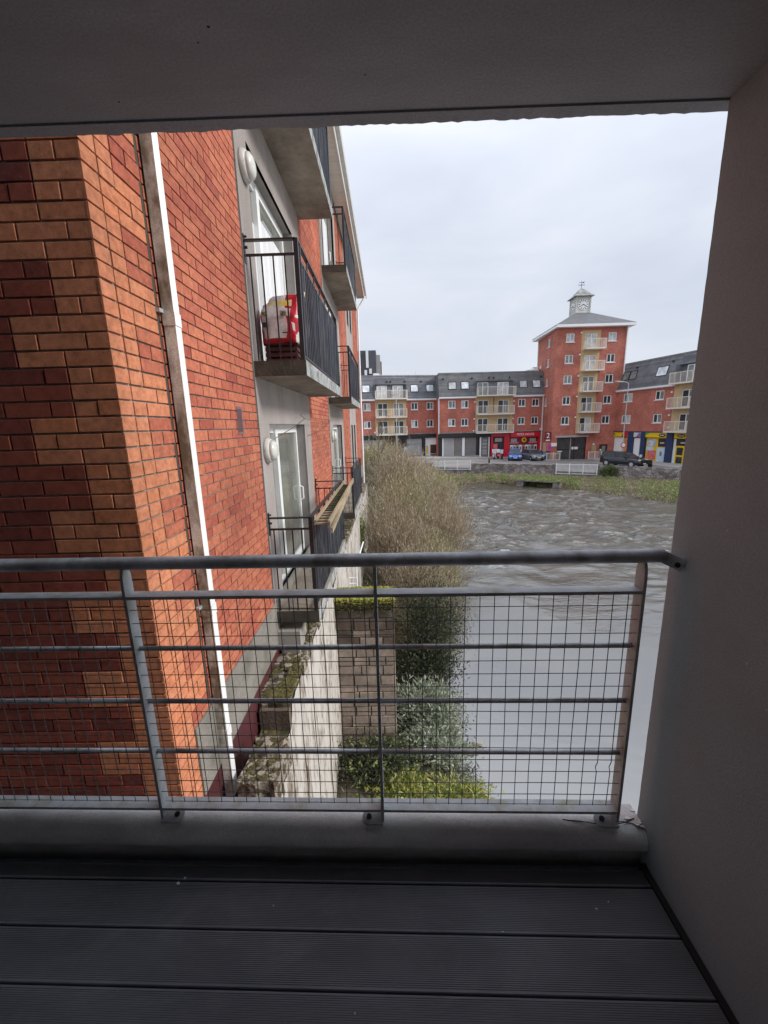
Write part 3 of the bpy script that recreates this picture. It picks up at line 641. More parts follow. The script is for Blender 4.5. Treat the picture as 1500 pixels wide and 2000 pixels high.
# the near downpipe: dirty front, clean white river face
mb = MB(); x0, x1, y0, y1 = FX + .012, FX + .077, 2.43, 2.495
mb.box(x0, x1, y0, y1, -2.62, 5.6)
for z in (-2.1, -1.16, .62, 3.0): mb.box(x0 - .003, x1 + .004, y0 - .004, y1 + .004, z - .035, z + .035)
dp = mb.build('downpipe', ['pipe_front', 'upvc'], NB, world=True)
for p in dp.data.polygons:
    if p.normal.x > .9: p.material_index = 1
for z in (-1.12, .66):
    mb = MB(); mb.box(x0 - .012, x0 + .01, y0 - .045, y0 - .004, z - .012, z + .008); mb.build('pipe_bracket', 'galv', dp, loc=OFF)
mb = MB(); mb.box(FX - .004, FX + .005, 3.45, 3.57, -.04, .19)
for i in range(7): mb.box(FX + .005, FX + .009, 3.462 + i * .0145, 3.468 + i * .0145, -.02, .17)
mb.build('air_brick', 'vent', NB, world=True)
# bulkhead lamps on the render
def bulkhead(y, z):
    mb = MB(); mb.lathe([(.125, 0), (.13, .02), (.12, .05), (.112, .055)], 24, (FX + .006, y, z), 'x'); b = mb.build('wall_lamp', 'lamp_body', NB, world=True, smooth=True)
    mb = MB(); mb.lathe([(.105, .054), (.10, .085), (.07, .105), (.03, .112), (.001, .113)], 24, (FX + .006, y, z), 'x'); mb.build('lamp_cover', 'lamp_glass', b, loc=OFF, smooth=True)
for y, z in ((4.21, 2.33), (4.19, -.22), (9.25, 2.36), (9.25, -.2), (9.2, 4.95), (4.21, 4.95)): bulkhead(y, z)
# balconies
def balcony(y0, y1, X1, zt, near, name_label=None):
    th = .14; mb = MB(); mb.cur = 0; X0 = FX + .007
    mb.box(X0, X1, y0, y1, zt - th, zt)
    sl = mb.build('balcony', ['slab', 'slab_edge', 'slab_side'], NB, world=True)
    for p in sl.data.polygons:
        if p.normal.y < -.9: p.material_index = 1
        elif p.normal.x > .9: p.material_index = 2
    par = sl; top = zt + 1.035
    def add(nm, m_, mbx): return mbx.build(nm, m_, par, loc=OFF)
    fx = X1 - .03
    for yy_ in (y0 + .02, y1 - .02):
        mb = MB(); mb.box(X0 + .01, fx, yy_ - .02, yy_ + .02, top - .012, top + .003); add('side_rail', 'black_metal', mb)
        mb = MB(); mb.box(X0 + .01, fx, yy_ - .008, yy_ + .008, top - .135, top - .115); add('side_rail', 'black_metal', mb)
        mb = MB(); mb.box(X0 - .004, X0 + .006, yy_ - .02, yy_ + .02, top - .19, top + .05); add('wall_plate', 'black_metal', mb)
        mb = MB(); mb.tube([(X0 + .006, yy_, top - .06), (X0 + .03, yy_, top - .06)], .012, 6); add('bolt', 'black_metal', mb); mb = MB(); mb.tube([(X0 + .006, yy_, top + .028), (X0 + .03, yy_, top + .028)], .009, 6); add('bolt', 'black_metal', mb)
        mb = MB(); mb.box(fx - .02, fx + .02, yy_ - .02, yy_ + .02, zt, top); add('post', 'black_metal', mb)
        nb = 4
        for i in range(nb):
            x = X0 + .045 + i * (fx - X0 - .05) / nb; mb = MB(); mb.box(x - .006, x + .006, yy_ - .006, yy_ + .006, zt - .002, top - .135)
            add('baluster', 'black_metal', mb)
    mb = MB(); mb.box(fx - .02, fx + .02, y0 + .04, y1 - .04, top - .012, top + .003); add('top_rail', 'black_metal', mb)
    mb = MB(); mb.box(fx - .008, fx + .008, y0 + .04, y1 - .04, top - .135, top - .115); add('lower_rail', 'black_metal', mb)
    mb = MB(); mb.box(fx - .008, fx + .008, y0 + .04, y1 - .04, zt + .035, zt + .055); add('lower_rail', 'black_metal', mb)
    y = y0 + .13; i = 0; joined = MB()
    while y < y1 - .05:
        mb = MB() if near else joined
        hw = .008 if i % 9 else .018
        mb.box(fx - hw, fx + hw, y - .007, y + .007, zt + .055, top - (.135 if i % 4 else .012))
        if near: add('baluster', 'sky_grey_bar', mb)
        y += .098; i += 1
    if not near: tag(add('balusters', 'sky_grey_bar', joined), kind='stuff')
    return sl
b1 = balcony(4.02, 6.85, -.752, .63, True); b2 = balcony(4.02, 6.85, -.785, -1.935, True); balcony(4.02, 6.85, -.745, 3.21, True)
balcony(9.0, 11.8, -.752, .63, False); balcony(9.0, 11.8, -.785, -1.935, False); balcony(9.0, 11.8, -.745, 3.21, False)
# slack clothes line
mb = MB(); mb.tube([(FX + .1, 4.2, -.1), (FX + .16, 4.9, .02), (FX + .14, 5.6, .12)], .004, 5); mb.tube([(FX + .14, 5.6, .12), (FX + .08, 5.62, .17), (FX + .1, 5.7, .2)], .004, 5)
mb.tube([(FX + .14, 5.6, .12), (FX + .1, 7.5, .1), (FX + .05, 9.3, .16)], .003, 5); mb.tube([(FX + .02, 6.4, -.12), (FX + .06, 7.4, -.05), (FX + .03, 8.9, .12)], .003, 5)
o = mb.build('clothes_line', 'joint_mastic'); tag(o, 'slack wire clothes line strung above the lower patio door', 'clothes line')
# brown crate with the feed sack on it
cr_ = thing('plastic_crate', 'dark maroon slatted crate under the sack on the upper balcony', 'crate', (-1.03, 4.36, .631))
mb = MB()
for i in range(3): mb.box(-.16, .16, -.13, .13, .012 + i * .055, .048 + i * .055)
for x in (-.155, .135):
    for y in (-.125, .105): mb.box(x, x + .02, y, y + .02, 0, .19)
mb.build('crate_body', 'maroon', cr_)
mb = MB(); mb.box(-.17, .17, -.14, .14, .175, .195); mb.build('crate_rim', 'maroon', cr_)
def sack():
    s = thing('feed_sack', 'bulging red, white and yellow plastic feed sack slumped on a crate on the upper balcony', 'sack', (-1.02, 4.32, .828))
    n, m = 22, 16; v = []
    for j in range(m + 1):
        t = j / m; z = .40 * t; wx = .20 * (1 - .30 * abs(t - .45) ** 1.5); wy = .13 * (1 - .75 * max(0, t - .55) ** 1.2 * 1.6)
        wob = .012
        for i in range(n):
            a = 2 * math.pi * i / n; ca, sa = math.cos(a), math.sin(a); e = .55
            x = wx * math.copysign(abs(ca) ** e, ca); y = wy * math.copysign(abs(sa) ** e, sa)
            x += wob * math.sin(5 * a + 7 * t) + .05 * max(0, t - .7); y += wob * math.cos(4 * a - 9 * t) ; zz = z + .012 * math.sin(3 * a) + (.05 * (ca + .3) if t > .85 else 0)
            v.append((x, y - .01, zz))
    f = [(j * n + i, j * n + (i + 1) % n, (j + 1) * n + (i + 1) % n, (j + 1) * n + i) for j in range(m) for i in range(n)] + [tuple(range(n))[::-1], tuple(m * n + i for i in range(n))]
    mb = MB(); mb.add(v, f); b = mb.build('sack_body', ['sack_red', 'sack_white', 'sack_yellow'], s, smooth=True)
    for p in b.data.polygons:
        c = p.center
        if p.normal.y < -.35 and -.17 < c.x < .09 and .035 < c.z < .30: p.material_index = 1
        elif p.normal.x > .6 and c.z < .33: p.material_index = 1 if (c.z < .24 and c.y < .03) else 0
        elif c.z > .30 and c.x < .11 and p.normal.y < .3: p.material_index = 2 if .325 < c.z < .37 and c.x > -.08 else (1 if c.x < .03 else 0)
    for (x0, x1, z0, z1, mt) in ((.02, .075, .23, .275, 'sack_print'), (-.165, -.12, .225, .27, 'sack_print'), (-.165, -.115, .13, .175, 'black_trim'), (.03, .08, .075, .085, 'black_trim')):
        mb = MB(); mb.box(x0, x1, -.155, -.15, z0, z1); mb.build('printed_panel', mt, s)
    mb = MB(); mb.tube([(.17, .0, .36), (.21, -.02, .41), (.23, -.03, .46), (.24, -.02, .47)], [.03, .025, .02, .006], 6); mb.build('sack_corner', 'sack_yellow', s)
sack()
# the slatted timber frame lying outside the rail of the lower balcony
fr_ = thing('slatted_frame', 'mossy timber slatted frame hooked over the rail of the lower balcony', 'timber frame', (-.70, 4.1, -.95))
def wf(nm, a, b, wx, wy, mt):
    mb = MB(); mb.bar(a, b, wx, wy); return mb.build(nm, mt, fr_, world=True)
wf('side_board', (-.598, 3.85, -.935), (-.615, 6.95, -.915), .022, .07, 'wood_pale'); wf('side_board', (-.565, 3.80, -.99), (-.60, 6.1, -.955), .02, .055, 'wood_pale')
wf('side_board', (-.752, 3.95, -.925), (-.748, 6.8, -.905), .03, .02, 'wood_pale')
y = 3.98
while y < 6.7: wf('slat', (-.765, y, -.96), (-.608, y - .01, -.955), .05, .016, 'wood_and_gap_dark' if y > 4.6 else 'wood_pale'); y += .135
# =================================================================== setting: river, banks, street
def zs(x): return -4.78 + (-5.32 + 4.78) * min(1, max(0, (x - 6) / 17))
mb = MB(); mb.add([(-1500, -400, -9), (1500, -400, -9), (1500, 2500, -9), (-1500, 2500, -9)], [(0, 1, 2, 3)]); struct('ground', mb, 'ground')
def fbm(x, y, seed, octv=4):
    g = np.random.default_rng(seed); out = np.zeros_like(x); amp = 1.
    for o in range(octv):
        T_ = g.uniform(-1, 1, (256, 256)); xi = np.floor(x).astype(int); yi = np.floor(y).astype(int); fx = x - xi; fy = y - yi; fx = fx * fx * (3 - 2 * fx); fy = fy * fy * (3 - 2 * fy)
        v = lambda i, j: T_[(xi + i) % 256, (yi + j) % 256]
        out += amp * ((v(0, 0) * (1 - fx) + v(1, 0) * fx) * (1 - fy) + (v(0, 1) * (1 - fx) + v(1, 1) * fx) * fy); x = x * 2.03 + 17; y = y * 2.03 + 31; amp *= .52
    return out
xs_ = np.concatenate([np.arange(-3, 0, .5), np.arange(0, 26, .11), np.arange(26, 87.5, 1.5)]); ys_ = np.concatenate([np.arange(-40, 7, 1.5), np.arange(7, 43, .11), np.arange(43, 53, 1.)])
XX, YY = np.meshgrid(xs_, ys_); wx_ = XX + .8 * fbm(XX * .35, YY * .35, 1, 2); wy_ = YY + .6 * fbm(XX * .3 + 5, YY * .3, 2, 2)
w1 = 1 - np.abs(fbm(wx_ * .42, wy_ * .85, 3, 4)) * 1.6; w2 = fbm(wx_ * 1.5, wy_ * 2.6, 4, 3)
edge_ = YY + 1.6 * fbm(XX * .25, YY * .25, 6, 2) + .12 * XX; sst = lambda v, a, b: np.clip((v - a) / (b - a), 0, 1) ** 2 * (3 - 2 * np.clip((v - a) / (b - a), 0, 1))
amp_ = sst(edge_, 11.5, 19.5) * (1 - .6 * sst(edge_, 33, 40)) * sst(XX, -1, 1) * (1 - sst(XX, 24, 26)) * (.65 + .5 * sst(fbm(XX * .16, YY * .16, 8, 2), -.4, .5)) + .12 * sst(edge_, 9, 14) * sst(XX, 3, 8) * (1 - sst(XX, 24, 26))
ZZ = -6 + amp_ * (.085 * (w1 - .5) + .045 * w2)
nr, nc = XX.shape; idx_ = np.arange(nr * nc).reshape(nr, nc); qd = np.stack([idx_[:-1, :-1], idx_[:-1, 1:], idx_[1:, 1:], idx_[1:, :-1]], -1).reshape(-1)
me = bpy.data.meshes.new('river_water'); me.vertices.add(nr * nc); me.vertices.foreach_set('co', np.stack([XX, YY, ZZ], -1).reshape(-1)); nq = len(qd) // 4
me.loops.add(4 * nq); me.loops.foreach_set('vertex_index', qd.astype(np.int32)); me.polygons.add(nq); me.polygons.foreach_set('loop_start', np.arange(0, 4 * nq, 4, dtype=np.int32)); me.polygons.foreach_set('loop_total', np.full(nq, 4, dtype=np.int32))
me.polygons.foreach_set('use_smooth', np.ones(nq, dtype=bool)); me.materials.append(M['water']); me.update(calc_edges=True); me.validate(); tag(link('river_water', me), kind='structure')
mb = MB(); mb.box(-3, 87, -40, 52, -8.5, -8.2); struct('riverbed', mb, 'soil')
Q = [(-60, 52), (-25, 49.2), (-6, 47.6), (2.5, 46.7), (5.0, 46.05), (9.1, 45.0), (11.4, 44.4), (17.4, 42.5), (17.65, 42.4), (21.0, 40.75), (22.4, 40.1), (27.1, 37.2), (33, 32), (44, 20), (64, 0)]
OUT = [(-200, 400), (-120, 400), (-60, 400), (0, 400), (10, 400), (30, 400), (50, 400), (80, 400), (85, 400), (120, 390), (150, 380), (220, 330), (260, 260), (300, 200), (330, 120)]
mb = MB(); rows = 14; vsx = []
for (a, b), (c, d) in zip(Q, OUT):
    for j in range(rows + 1):
        t = (j / rows) ** 2.4; x, y = a + (c - a) * t, b + (d - b) * t; vsx.append((x, y, zs(x)))
mb.add(vsx, [(i * (rows + 1) + j, (i + 1) * (rows + 1) + j, (i + 1) * (rows + 1) + j + 1, i * (rows + 1) + j + 1) for i in range(len(Q) - 1) for j in range(rows)])
struct('street', mb, 'asphalt')
# pavements with kerbs in front of the buildings
def strip(name, pts, h, mt, lift=.0):
    mb = MB(); n = len(pts)
    mb.add([(x, y, zs(x) - .3) for x, y in pts] + [(x, y, zs(x) + h + lift) for x, y in pts], [tuple(range(n))[::-1], tuple(range(n, 2 * n))] + [(i, (i + 1) % n, n + (i + 1) % n, n + i) for i in range(n)])
    return struct(name, mb, mt)
strip('pavement', [(-12, 55.4), (-3.6, 57.0), (7.5, 58.0), (7.55, 60.2), (7.86, 62.64), (-3.6, 60.5), (-12, 59)], .12, 'pavement')
strip('pavement', [(7.5, 58.0), (14.6, 58.3), (14.62, 60.55), (7.55, 60.2)], .118, 'pavement')
strip('pavement', [(14.62, 59.3), (22.6, 59.3), (22.6, 56.7), (23.0, 61.0), (14.62, 60.6)], .116, 'pavement')
strip('pavement', [(27.9, 54.6), (29.2, 52), (29.9, 49.0), (31.2, 43.2), (34.6, 44), (31.1, 57.6), (27.9, 56.6)], .12, 'pavement')
strip('kerb', [(-12, 55.25), (-3.6, 56.85), (7.5, 57.85), (14.6, 58.15), (14.6, 58.29), (7.5, 57.99), (-3.6, 56.99), (-12, 55.39)], .1, 'kerb')
strip('kerb', [(27.75, 54.5), (29.05, 51.9), (29.75, 48.95), (31.05, 43.15), (31.19, 43.18), (29.89, 49), (29.19, 52.0), (27.89, 54.58)], .1, 'kerb')
mb = MB()
for (x, y) in ((16.6, 54.2), (19.0, 54.3), (21.4, 54.4)): mb.add([(x, y, zs(x) + .006), (x + .1, y, zs(x) + .006), (x + .1, y + 4.6, zs(x) + .006), (x, y + 4.6, zs(x) + .006)], [(0, 1, 2, 3)])
struct('road_marking', mb, 'white')
# quay wall in sections, the two openings are closed by white railings
top = lambda x: -4.3 - .0117 * max(0, x - 3) if x < 22 else -4.5 - .025 * (x - 22)
qw = thing('quay_wall', 'weathered rubble stone quay wall along the far river bank', 'wall', (11.4, 44.4, -6.4))
for i in range(len(Q) - 1):
    (a, b), (c, d) = Q[i], Q[i + 1]; ln = math.hypot(c - a, d - b); u = ((c - a) / ln, (d - b) / ln); nn = (-u[1] * .42, u[0] * .42); k = max(2, int(ln / .45)); mb = MB()
    opening = i in (4, 8); r_ = random.Random(i); vsx = []
    for j in range(k + 1):
        x, y = a + (c - a) * j / k, b + (d - b) * j / k; tz = (-5.12 if i == 4 else -5.5) if opening else top(x) + r_.uniform(-.035, .035)
        for q in range(5):
            e = r_.uniform(-.05, .05) if 0 < j < k else 0; z = -6.5 + (tz + 6.5) * q / 4; vsx.append((x + nn[0] * e * 2, y - abs(nn[1]) * .1 + nn[1] * e * 2, z))
        vsx += [(x + nn[0], y + nn[1], tz - .01), (x + nn[0], y + nn[1], -6.5)]
    mb.add(vsx, [(j * 7 + q, (j + 1) * 7 + q, (j + 1) * 7 + (q + 1) % 7, j * 7 + (q + 1) % 7) for j in range(k) for q in range(7)] + [tuple(range(7))[::-1], tuple(k * 7 + q for q in range(7))])
    mb.build('wall_section', 'rubble', qw, world=True)
def fence(name, label, a, b, z0, z1, posts, parent=None, mt='white', bar=.012, gap=.11):
    a = Vector((*a, 0)); b = Vector((*b, 0)); ln = (b - a).length; u = (b - a) / ln
    t = thing(name, label, 'railing', (a.x, a.y, z0), math.atan2(u.y, u.x)); h = z1 - z0
    for z in (.08, h - .03): mb = MB(); mb.box(0, ln, -.02, .02, z - .03, z + .03); mb.build('rail', mt, t)
    for i in range(posts): x = ln * i / (posts - 1); mb = MB(); mb.box(x - .045, x + .045, -.045, .045, 0, h + .06); mb.build('post', mt, t)
    mb = MB(); x = gap
    while x < ln: mb.box(x - bar, x + bar, -.012, .012, .1, h - .05); x += gap
    tag(mb.build('bars', mt, t), kind='stuff'); return t
fence('quay_railing', 'white steel railing filling the gap in the quay wall in front of the black shopfront', (5.0, 45.95), (9.15, 44.85), -5.1, -4.08, 4)
fence('quay_railing', 'white steel railing filling the gap in the quay wall in front of the clock tower', (17.62, 42.3), (21.02, 40.6), -5.48, -4.4, 4)
# banks
WL = [(-30, 44), (-8, 42), (4.7, 40.3), (10.5, 40.8), (13, 38.9), (15.7, 35.9), (20.5, 28), (27, 21), (45, 5)]
QB = [(-30, 49.4), (-6, 47.5), (2.5, 46.6), (10.5, 44.5), (14, 43.4), (17.8, 42.2), (27.1, 37.1), (33, 31.9), (50, 14)]
def lerp_poly(Pl, t):
    t *= len(Pl) - 1; i = min(int(t), len(Pl) - 2); f = t - i; return (Pl[i][0] + (Pl[i + 1][0] - Pl[i][0]) * f, Pl[i][1] + (Pl[i + 1][1] - Pl[i][1]) * f)
def bank_pt(t, s):
    a = lerp_poly(WL, t); b = lerp_poly(QB, t); x, y = a[0] + (b[0] - a[0]) * s, a[1] + (b[1] - a[1]) * s
    z = -6.06 + min(1, s / .25) * .28 + s * .16 + .06 * math.sin(x * 2.1) * math.sin(y * 1.7); return Vector((x, y, z))
mb = MB(); A_, B_ = 160, 10; r_ = random.Random(2); vsx = []
for i in range(A_ + 1):
    for j in range(B_ + 1):
        p = bank_pt(i / A_, j / B_ * 1.02 - .02); vsx.append((p.x + r_.uniform(-.1, .1), p.y + r_.uniform(-.1, .1), p.z + r_.uniform(-.05, .05) - (.3 if j == 0 else 0)))
mb.add(vsx, [(i * (B_ + 1) + j, (i + 1) * (B_ + 1) + j, (i + 1) * (B_ + 1) + j + 1, i * (B_ + 1) + j + 1) for i in range(A_) for j in range(B_)])
struct('far_bank', mb, 'soil')
SH = [(-6, .9), (3, .95), (5, .95), (7, .95), (10, 1.2), (17, 2.3), (27, 3.4), (36, 3.8), (42, 3.6), (44.5, 3)]
def shore(y):
    for (a, b), (c, d) in zip(SH, SH[1:]):
        if y <= c: return b + (d - b) * max(0, (y - a)) / (c - a)
    return SH[-1][1]
def nb_z(x, y):
    s = shore(y); x0 = -1.3; t = max(0, min(1, (s - x) / (s - x0))); return -6.2 + min(1, t / .12) * .3 + t * (.2 if y < 6.8 else .9 if y < 19 else 1.35)
mb = MB(); vsx = []; A_, B_ = 110, 12
for i in range(A_ + 1):
    y = -6 + 54 * i / A_
    for j in range(B_ + 1):
        s = shore(y); left = -1.3 if y < 19.6 else -40; x = s + .3 + (left - s - .3) * (j / B_) ** (1 if y < 19.6 else 2.2)
        vsx.append((x + r_.uniform(-.06, .06) * (0 < j < B_), y, nb_z(x, y) + r_.uniform(-.05, .05)))
mb.add(vsx, [(i * (B_ + 1) + j, i * (B_ + 1) + j + 1, (i + 1) * (B_ + 1) + j + 1, (i + 1) * (B_ + 1) + j) for i in range(A_) for j in range(B_)])
struct('near_bank', mb, 'soil')
# culvert under a turfed slab
cv = thing('culvert_outfall', 'low concrete culvert with a dark mouth under a grassy slab on the far bank', 'culvert', (14.2, 37.7, -6.25), R(-35))
mb = MB(); mb.box(-2.1, 1.95, -.5, 2.5, .72, .83); mb.build('slab', 'rubble', cv)
for x in (-2.0, 1.3): mb = MB(); mb.box(x, x + .6, -.45, 2.4, -.3, .72); mb.build('abutment', 'rubble', cv)
mb = MB(); mb.box(-1.4, 1.3, 1.8, 2.3, -.3, .72); mb.build('culvert_dark_panel', 'skirting', cv)  # black panel paints in the darkness inside the culvert

# ------------------------------------------------------------------ foliage tools
def cards(name, centers, dirs, length, width, mt, parent=None, seed=0, loc=(0, 0, 0)):
    """one mesh of many small lens shaped leaves; arrays n x 3"""
    g = np.random.default_rng(seed); n = len(centers); dirs = dirs / (np.linalg.norm(dirs, axis=1, keepdims=True) + 1e-9)
    t = g.normal(size=(n, 3)); sd_ = np.cross(dirs, t); sd_ /= np.linalg.norm(sd_, axis=1, keepdims=True) + 1e-9; up = np.cross(sd_, dirs)
    ln = (length * g.uniform(.6, 1.35, n))[:, None]; wd = (width * g.uniform(.6, 1.3, n))[:, None]
    v = np.empty((n, 4, 3)); v[:, 0] = centers - dirs * ln * .5; v[:, 1] = centers + sd_ * wd * .5 + up * wd * .12; v[:, 2] = centers + dirs * ln * .5; v[:, 3] = centers - sd_ * wd * .5 + up * wd * .12
    me = bpy.data.meshes.new(name); me.vertices.add(4 * n); me.vertices.foreach_set('co', v.reshape(-1)); me.loops.add(4 * n); me.loops.foreach_set('vertex_index', np.arange(4 * n, dtype=np.int32))
    me.polygons.add(n); me.polygons.foreach_set('loop_start', np.arange(0, 4 * n, 4, dtype=np.int32)); me.polygons.foreach_set('loop_total', np.full(n, 4, dtype=np.int32))
    me.materials.append(M[mt]); me.update(calc_edges=True); me.validate(); return link(name, me, parent, loc)
def shrub(name, label, cat, c, rx, ry_, h, mt, n, ln, wd, stems=14, droop=.2, seed=0, group=None, upright=.8, mt2=None, flat=0.):
    g = np.random.default_rng(seed); r_ = random.Random(seed); t = thing(name, label, cat, c, 0, group); mb = MB(); tips = []; paths = []
    for k in range(stems):
        a = r_.uniform(0, 2 * math.pi); q = math.sqrt(r_.uniform(.03, 1)); ex, ey = math.cos(a) * rx * q, math.sin(a) * ry_ * q
        hh = h * (1 - .45 * q * q) * r_.uniform(.8, 1.05); p0 = Vector((ex * .2, ey * .2, -.15)); p3 = Vector((ex, ey, hh * (1 - flat)))
        pts = [p0 + (p3 - p0) * s + Vector((0, 0, 1)) * (math.sin(s * math.pi) * droop * h) + Vector((r_.uniform(-1, 1), r_.uniform(-1, 1), 0)) * .05 * rx for s in (0, .25, .5, .75, 1)]
        mb.tube(pts, [.022 * rx ** .5, .017, .012, .008, .003], 4, False); paths.append(np.array([tuple(p) for p in pts]))
    mb.build('stems', 'bark', t)
    # twigs and leaves gathered in sprays around the outer stems
    m = n; idx = g.integers(0, stems, m); s = g.beta(2.6, 1.3, m) * 3.999; i0 = s.astype(int); f = (s - i0)[:, None]; P_ = np.array(paths)
    base = P_[idx, i0] * (1 - f) + P_[idx, i0 + 1] * f
    ncl = max(30, n // 28); clo = g.normal(size=(ncl, 3)) * np.array([rx, ry_, h * .55]) * .20; cl = g.integers(0, ncl, m); base = base + clo[cl] * 1.25 + g.normal(size=(m, 3)) * np.array([rx, ry_, h]) * .04
    out = base.copy(); out[:, 2] = out[:, 2] - h * .3; out /= np.linalg.norm(out, axis=1, keepdims=True) + 1e-9
    d = out * .7 + np.array([0, 0, upright]) + g.normal(size=(m, 3)) * .55
    base[:, 2] = np.maximum(base[:, 2], .02)
    cards('foliage', base, d, ln, wd, mt, t, seed)
    if 'willow' in name: k = m // 3; sel = g.choice(m, k, replace=False); cards('twigs', base[sel], d[sel] + np.array([0, 0, .3]), ln * 4.2, wd * .75, mt, t, seed + 9); k = m // 7; sel = g.choice(m, k, replace=False); cards('catkins', base[sel] + g.normal(size=(k, 3)) * .05, d[sel], ln * .55, wd * 1.9, 'leaf_grey', t, seed + 11)
    if mt2: k = m // 3; sel = g.choice(m, k, replace=False); cards('foliage', base[sel] + g.normal(size=(k, 3)) * .08, d[sel], ln * 1.1, wd * 1.1, mt2, t, seed + 5)
    return t
def scatter(name, label, pts, dirs, ln, wd, mt, seed): o = cards(name, pts, dirs, ln, wd, mt, None, seed); return tag(o, label, 'vegetation', kind='stuff')
W_ = [  # willow scrub along the near bank
    ('tan leafless willow shrub nearest the railing, just past the brown pier', 1.0, 10.2, 1.1, 1.0, 2.5, 'leaf_tan', 6500, .10, .018),
    ('low olive willow shrub at the water edge beyond the first tan shrub', 1.9, 12.6, 1.1, 1.2, 2.3, 'leaf_olive', 6000, .11, .02),
    ('bushy tan willow shrub against the balconies, in the middle of the bank', .2, 13.2, 1.3, 1.4, 3.1, 'leaf_tan', 7500, .12, .02),
    ('wide tan willow shrub leaning over the river at the riffle', 2.6, 16.2, 1.7, 1.5, 2.9, 'leaf_tan', 7500, .13, .024),
    ('olive willow shrub beside the end of the brick block', .5, 17.2, 1.5, 1.6, 3.5, 'leaf_olive', 7500, .13, .024),
    ('rounded rusty tan willow shrub over the riffle', 3.0, 20.6, 1.8, 1.7, 3.0, 'leaf_tan', 7000, .15, .028),
    ('tall tan willow thicket just beyond the brick block', .9, 21.8, 1.8, 1.8, 3.7, 'leaf_tan', 7500, .15, .03),
    ('grey olive willow shrub at the outer bend of the bank', 3.3, 25.6, 1.8, 2.0, 2.9, 'leaf_olive', 6500, .17, .034),
    ('tangled tan shrub below the bare sapling', .6, 27.0, 2.0, 1.9, 3.4, 'leaf_tan', 6500, .17, .036),
    ('pale tan shrub on the far tip of the bank', 3.0, 31.0, 2.0, 2.0, 2.7, 'leaf_tan', 6000, .2, .04),
    ('olive scrub behind the bare sapling', -.6, 33.0, 2.4, 2.2, 3.3, 'leaf_olive', 6000, .2, .045),
    ('low bramble tangle meeting the far quay wall', 2.6, 37.0, 2.2, 2.0, 2.1, 'leaf_tan', 5000, .22, .05),
    ('dense tan scrub in front of the green hoarding', -2.4, 40.0, 3.2, 2.4, 2.7, 'leaf_tan', 6000, .24, .055)]
for i, (lb, x, y, rx, ry_, h, mt, n, ln, wd) in enumerate(W_):
    x -= (.25 if x > .8 else 0) + (.3 if x > 1.5 else 0); rx *= .86; h *= .96
    shrub('willow_shrub', lb, 'shrub', (x, y, nb_z(x, y) + .05), rx, ry_, h, mt, int(n * .85), ln, wd, 44, .16, 100 + i, 'willow shrubs along the near bank', 1.1)
shrub('silver_bush', 'silver green leafy bush at the foot of the brown block pier', 'bush', (.62, 7.0, -5.95), .72, .6, .85, 'leaf_grey', 3600, .12, .032, 22, .25, 41, None, .5)
shrub('silver_bush', 'near black evergreen bush over the water just behind the silver bush', 'bush', (.78, 8.15, -5.9), .75, .6, 1.2, 'leaf_dark', 6500, .085, .03, 22, .25, 42, None, .5)
shrub('silver_bush', 'silver green bush lowest on the bank, leaning out over the pool below the pier', 'bush', (.72, 6.25, -6.0), .70, .5, .6, 'leaf_grey', 2600, .12, .03, 22, .25, 51, None, .4)
shrub('evergreen_bush', 'dark evergreen bush overhanging the river beside the pier', 'bush', (.82, 9.0, -5.9), .85, .8, 2.2, 'leaf_dark', 9000, .065, .028, 24, .2, 43, None, .3)
shrub('fern_clump', 'bright lime green fern clump at the bottom of the bank by the water', 'fern', (.72, 5.15, -5.98), .72, .42, .42, 'leaf_lime', 4200, .095, .022, 26, .3, 44, None, .25, 'leaf_green')
shrub('fern_clump', 'yellow green fern clump close under the middle railing post', 'fern', (.15, 5.25, -5.9), .45, .4, .42, 'leaf_lime', 2600, .085, .02, 18, .3, 46, None, .25, 'leaf_green')
shrub('ivy_bush', 'dark green bush growing between the limewashed wall and the pier foot', 'bush', (-.35, 5.75, -5.75), .55, .35, .55, 'leaf_dark', 2600, .06, .035, 16, .2, 45, None, .2, 'leaf_green')
shrub('creeper', 'green creeper climbing the balcony edge at the far end of the block', 'climber', (-.98, 12.6, -4.3), .22, .3, 1.5, 'leaf_green', 900, .09, .05, 8, .1, 47)
shrub('wall_ivy', 'clump of dark ivy hanging over the quay wall beside the right white railing', 'ivy', (21.9, 39.85, -5.7), .8, .4, 1.3, 'leaf_ivy', 2600, .14, .08, 12, .1, 48, None, .1)
shrub('wall_ivy', 'smaller green shrub below the quay wall at the far right', 'ivy', (21.0, 38.9, -5.95), 1.2, .5, .6, 'leaf_green', 1800, .2, .08, 10, .1, 49, None, .3)
# bare sapling standing over the scrub
tr = thing('bare_sapling', 'thin leafless sapling standing up above the tan scrub', 'tree', (-.55, 25, -4.9)); r_ = random.Random(9)
mb = MB(); mb.tube([(0, 0, 0), (.03, .05, 1.8), (-.05, 0, 3.2), (.05, .05, 4.3), (0, 0, 5.3)], [.06, .05, .035, .022, .008], 6); mb.build('trunk', 'bark', tr)
mb = MB()
def twig(p, d, ln, rad, dep):
    q = p + d * ln * .5 + Vector((r_.uniform(-.05, .05), 0, .05)); e = p + d * ln + Vector((0, 0, ln * .12)); mb.tube([p, q, e], [rad, rad * .7, rad * .35], 4, False)
    if dep:
        for k in range(4):
            s = r_.uniform(.35, 1); a = r_.uniform(0, 6.28); dd = (d + Vector((math.cos(a), math.sin(a), r_.uniform(.0, .7))) * .75).normalized(); twig(p + (e - p) * s, dd, ln * r_.uniform(.35, .6), rad * .55, dep - 1)
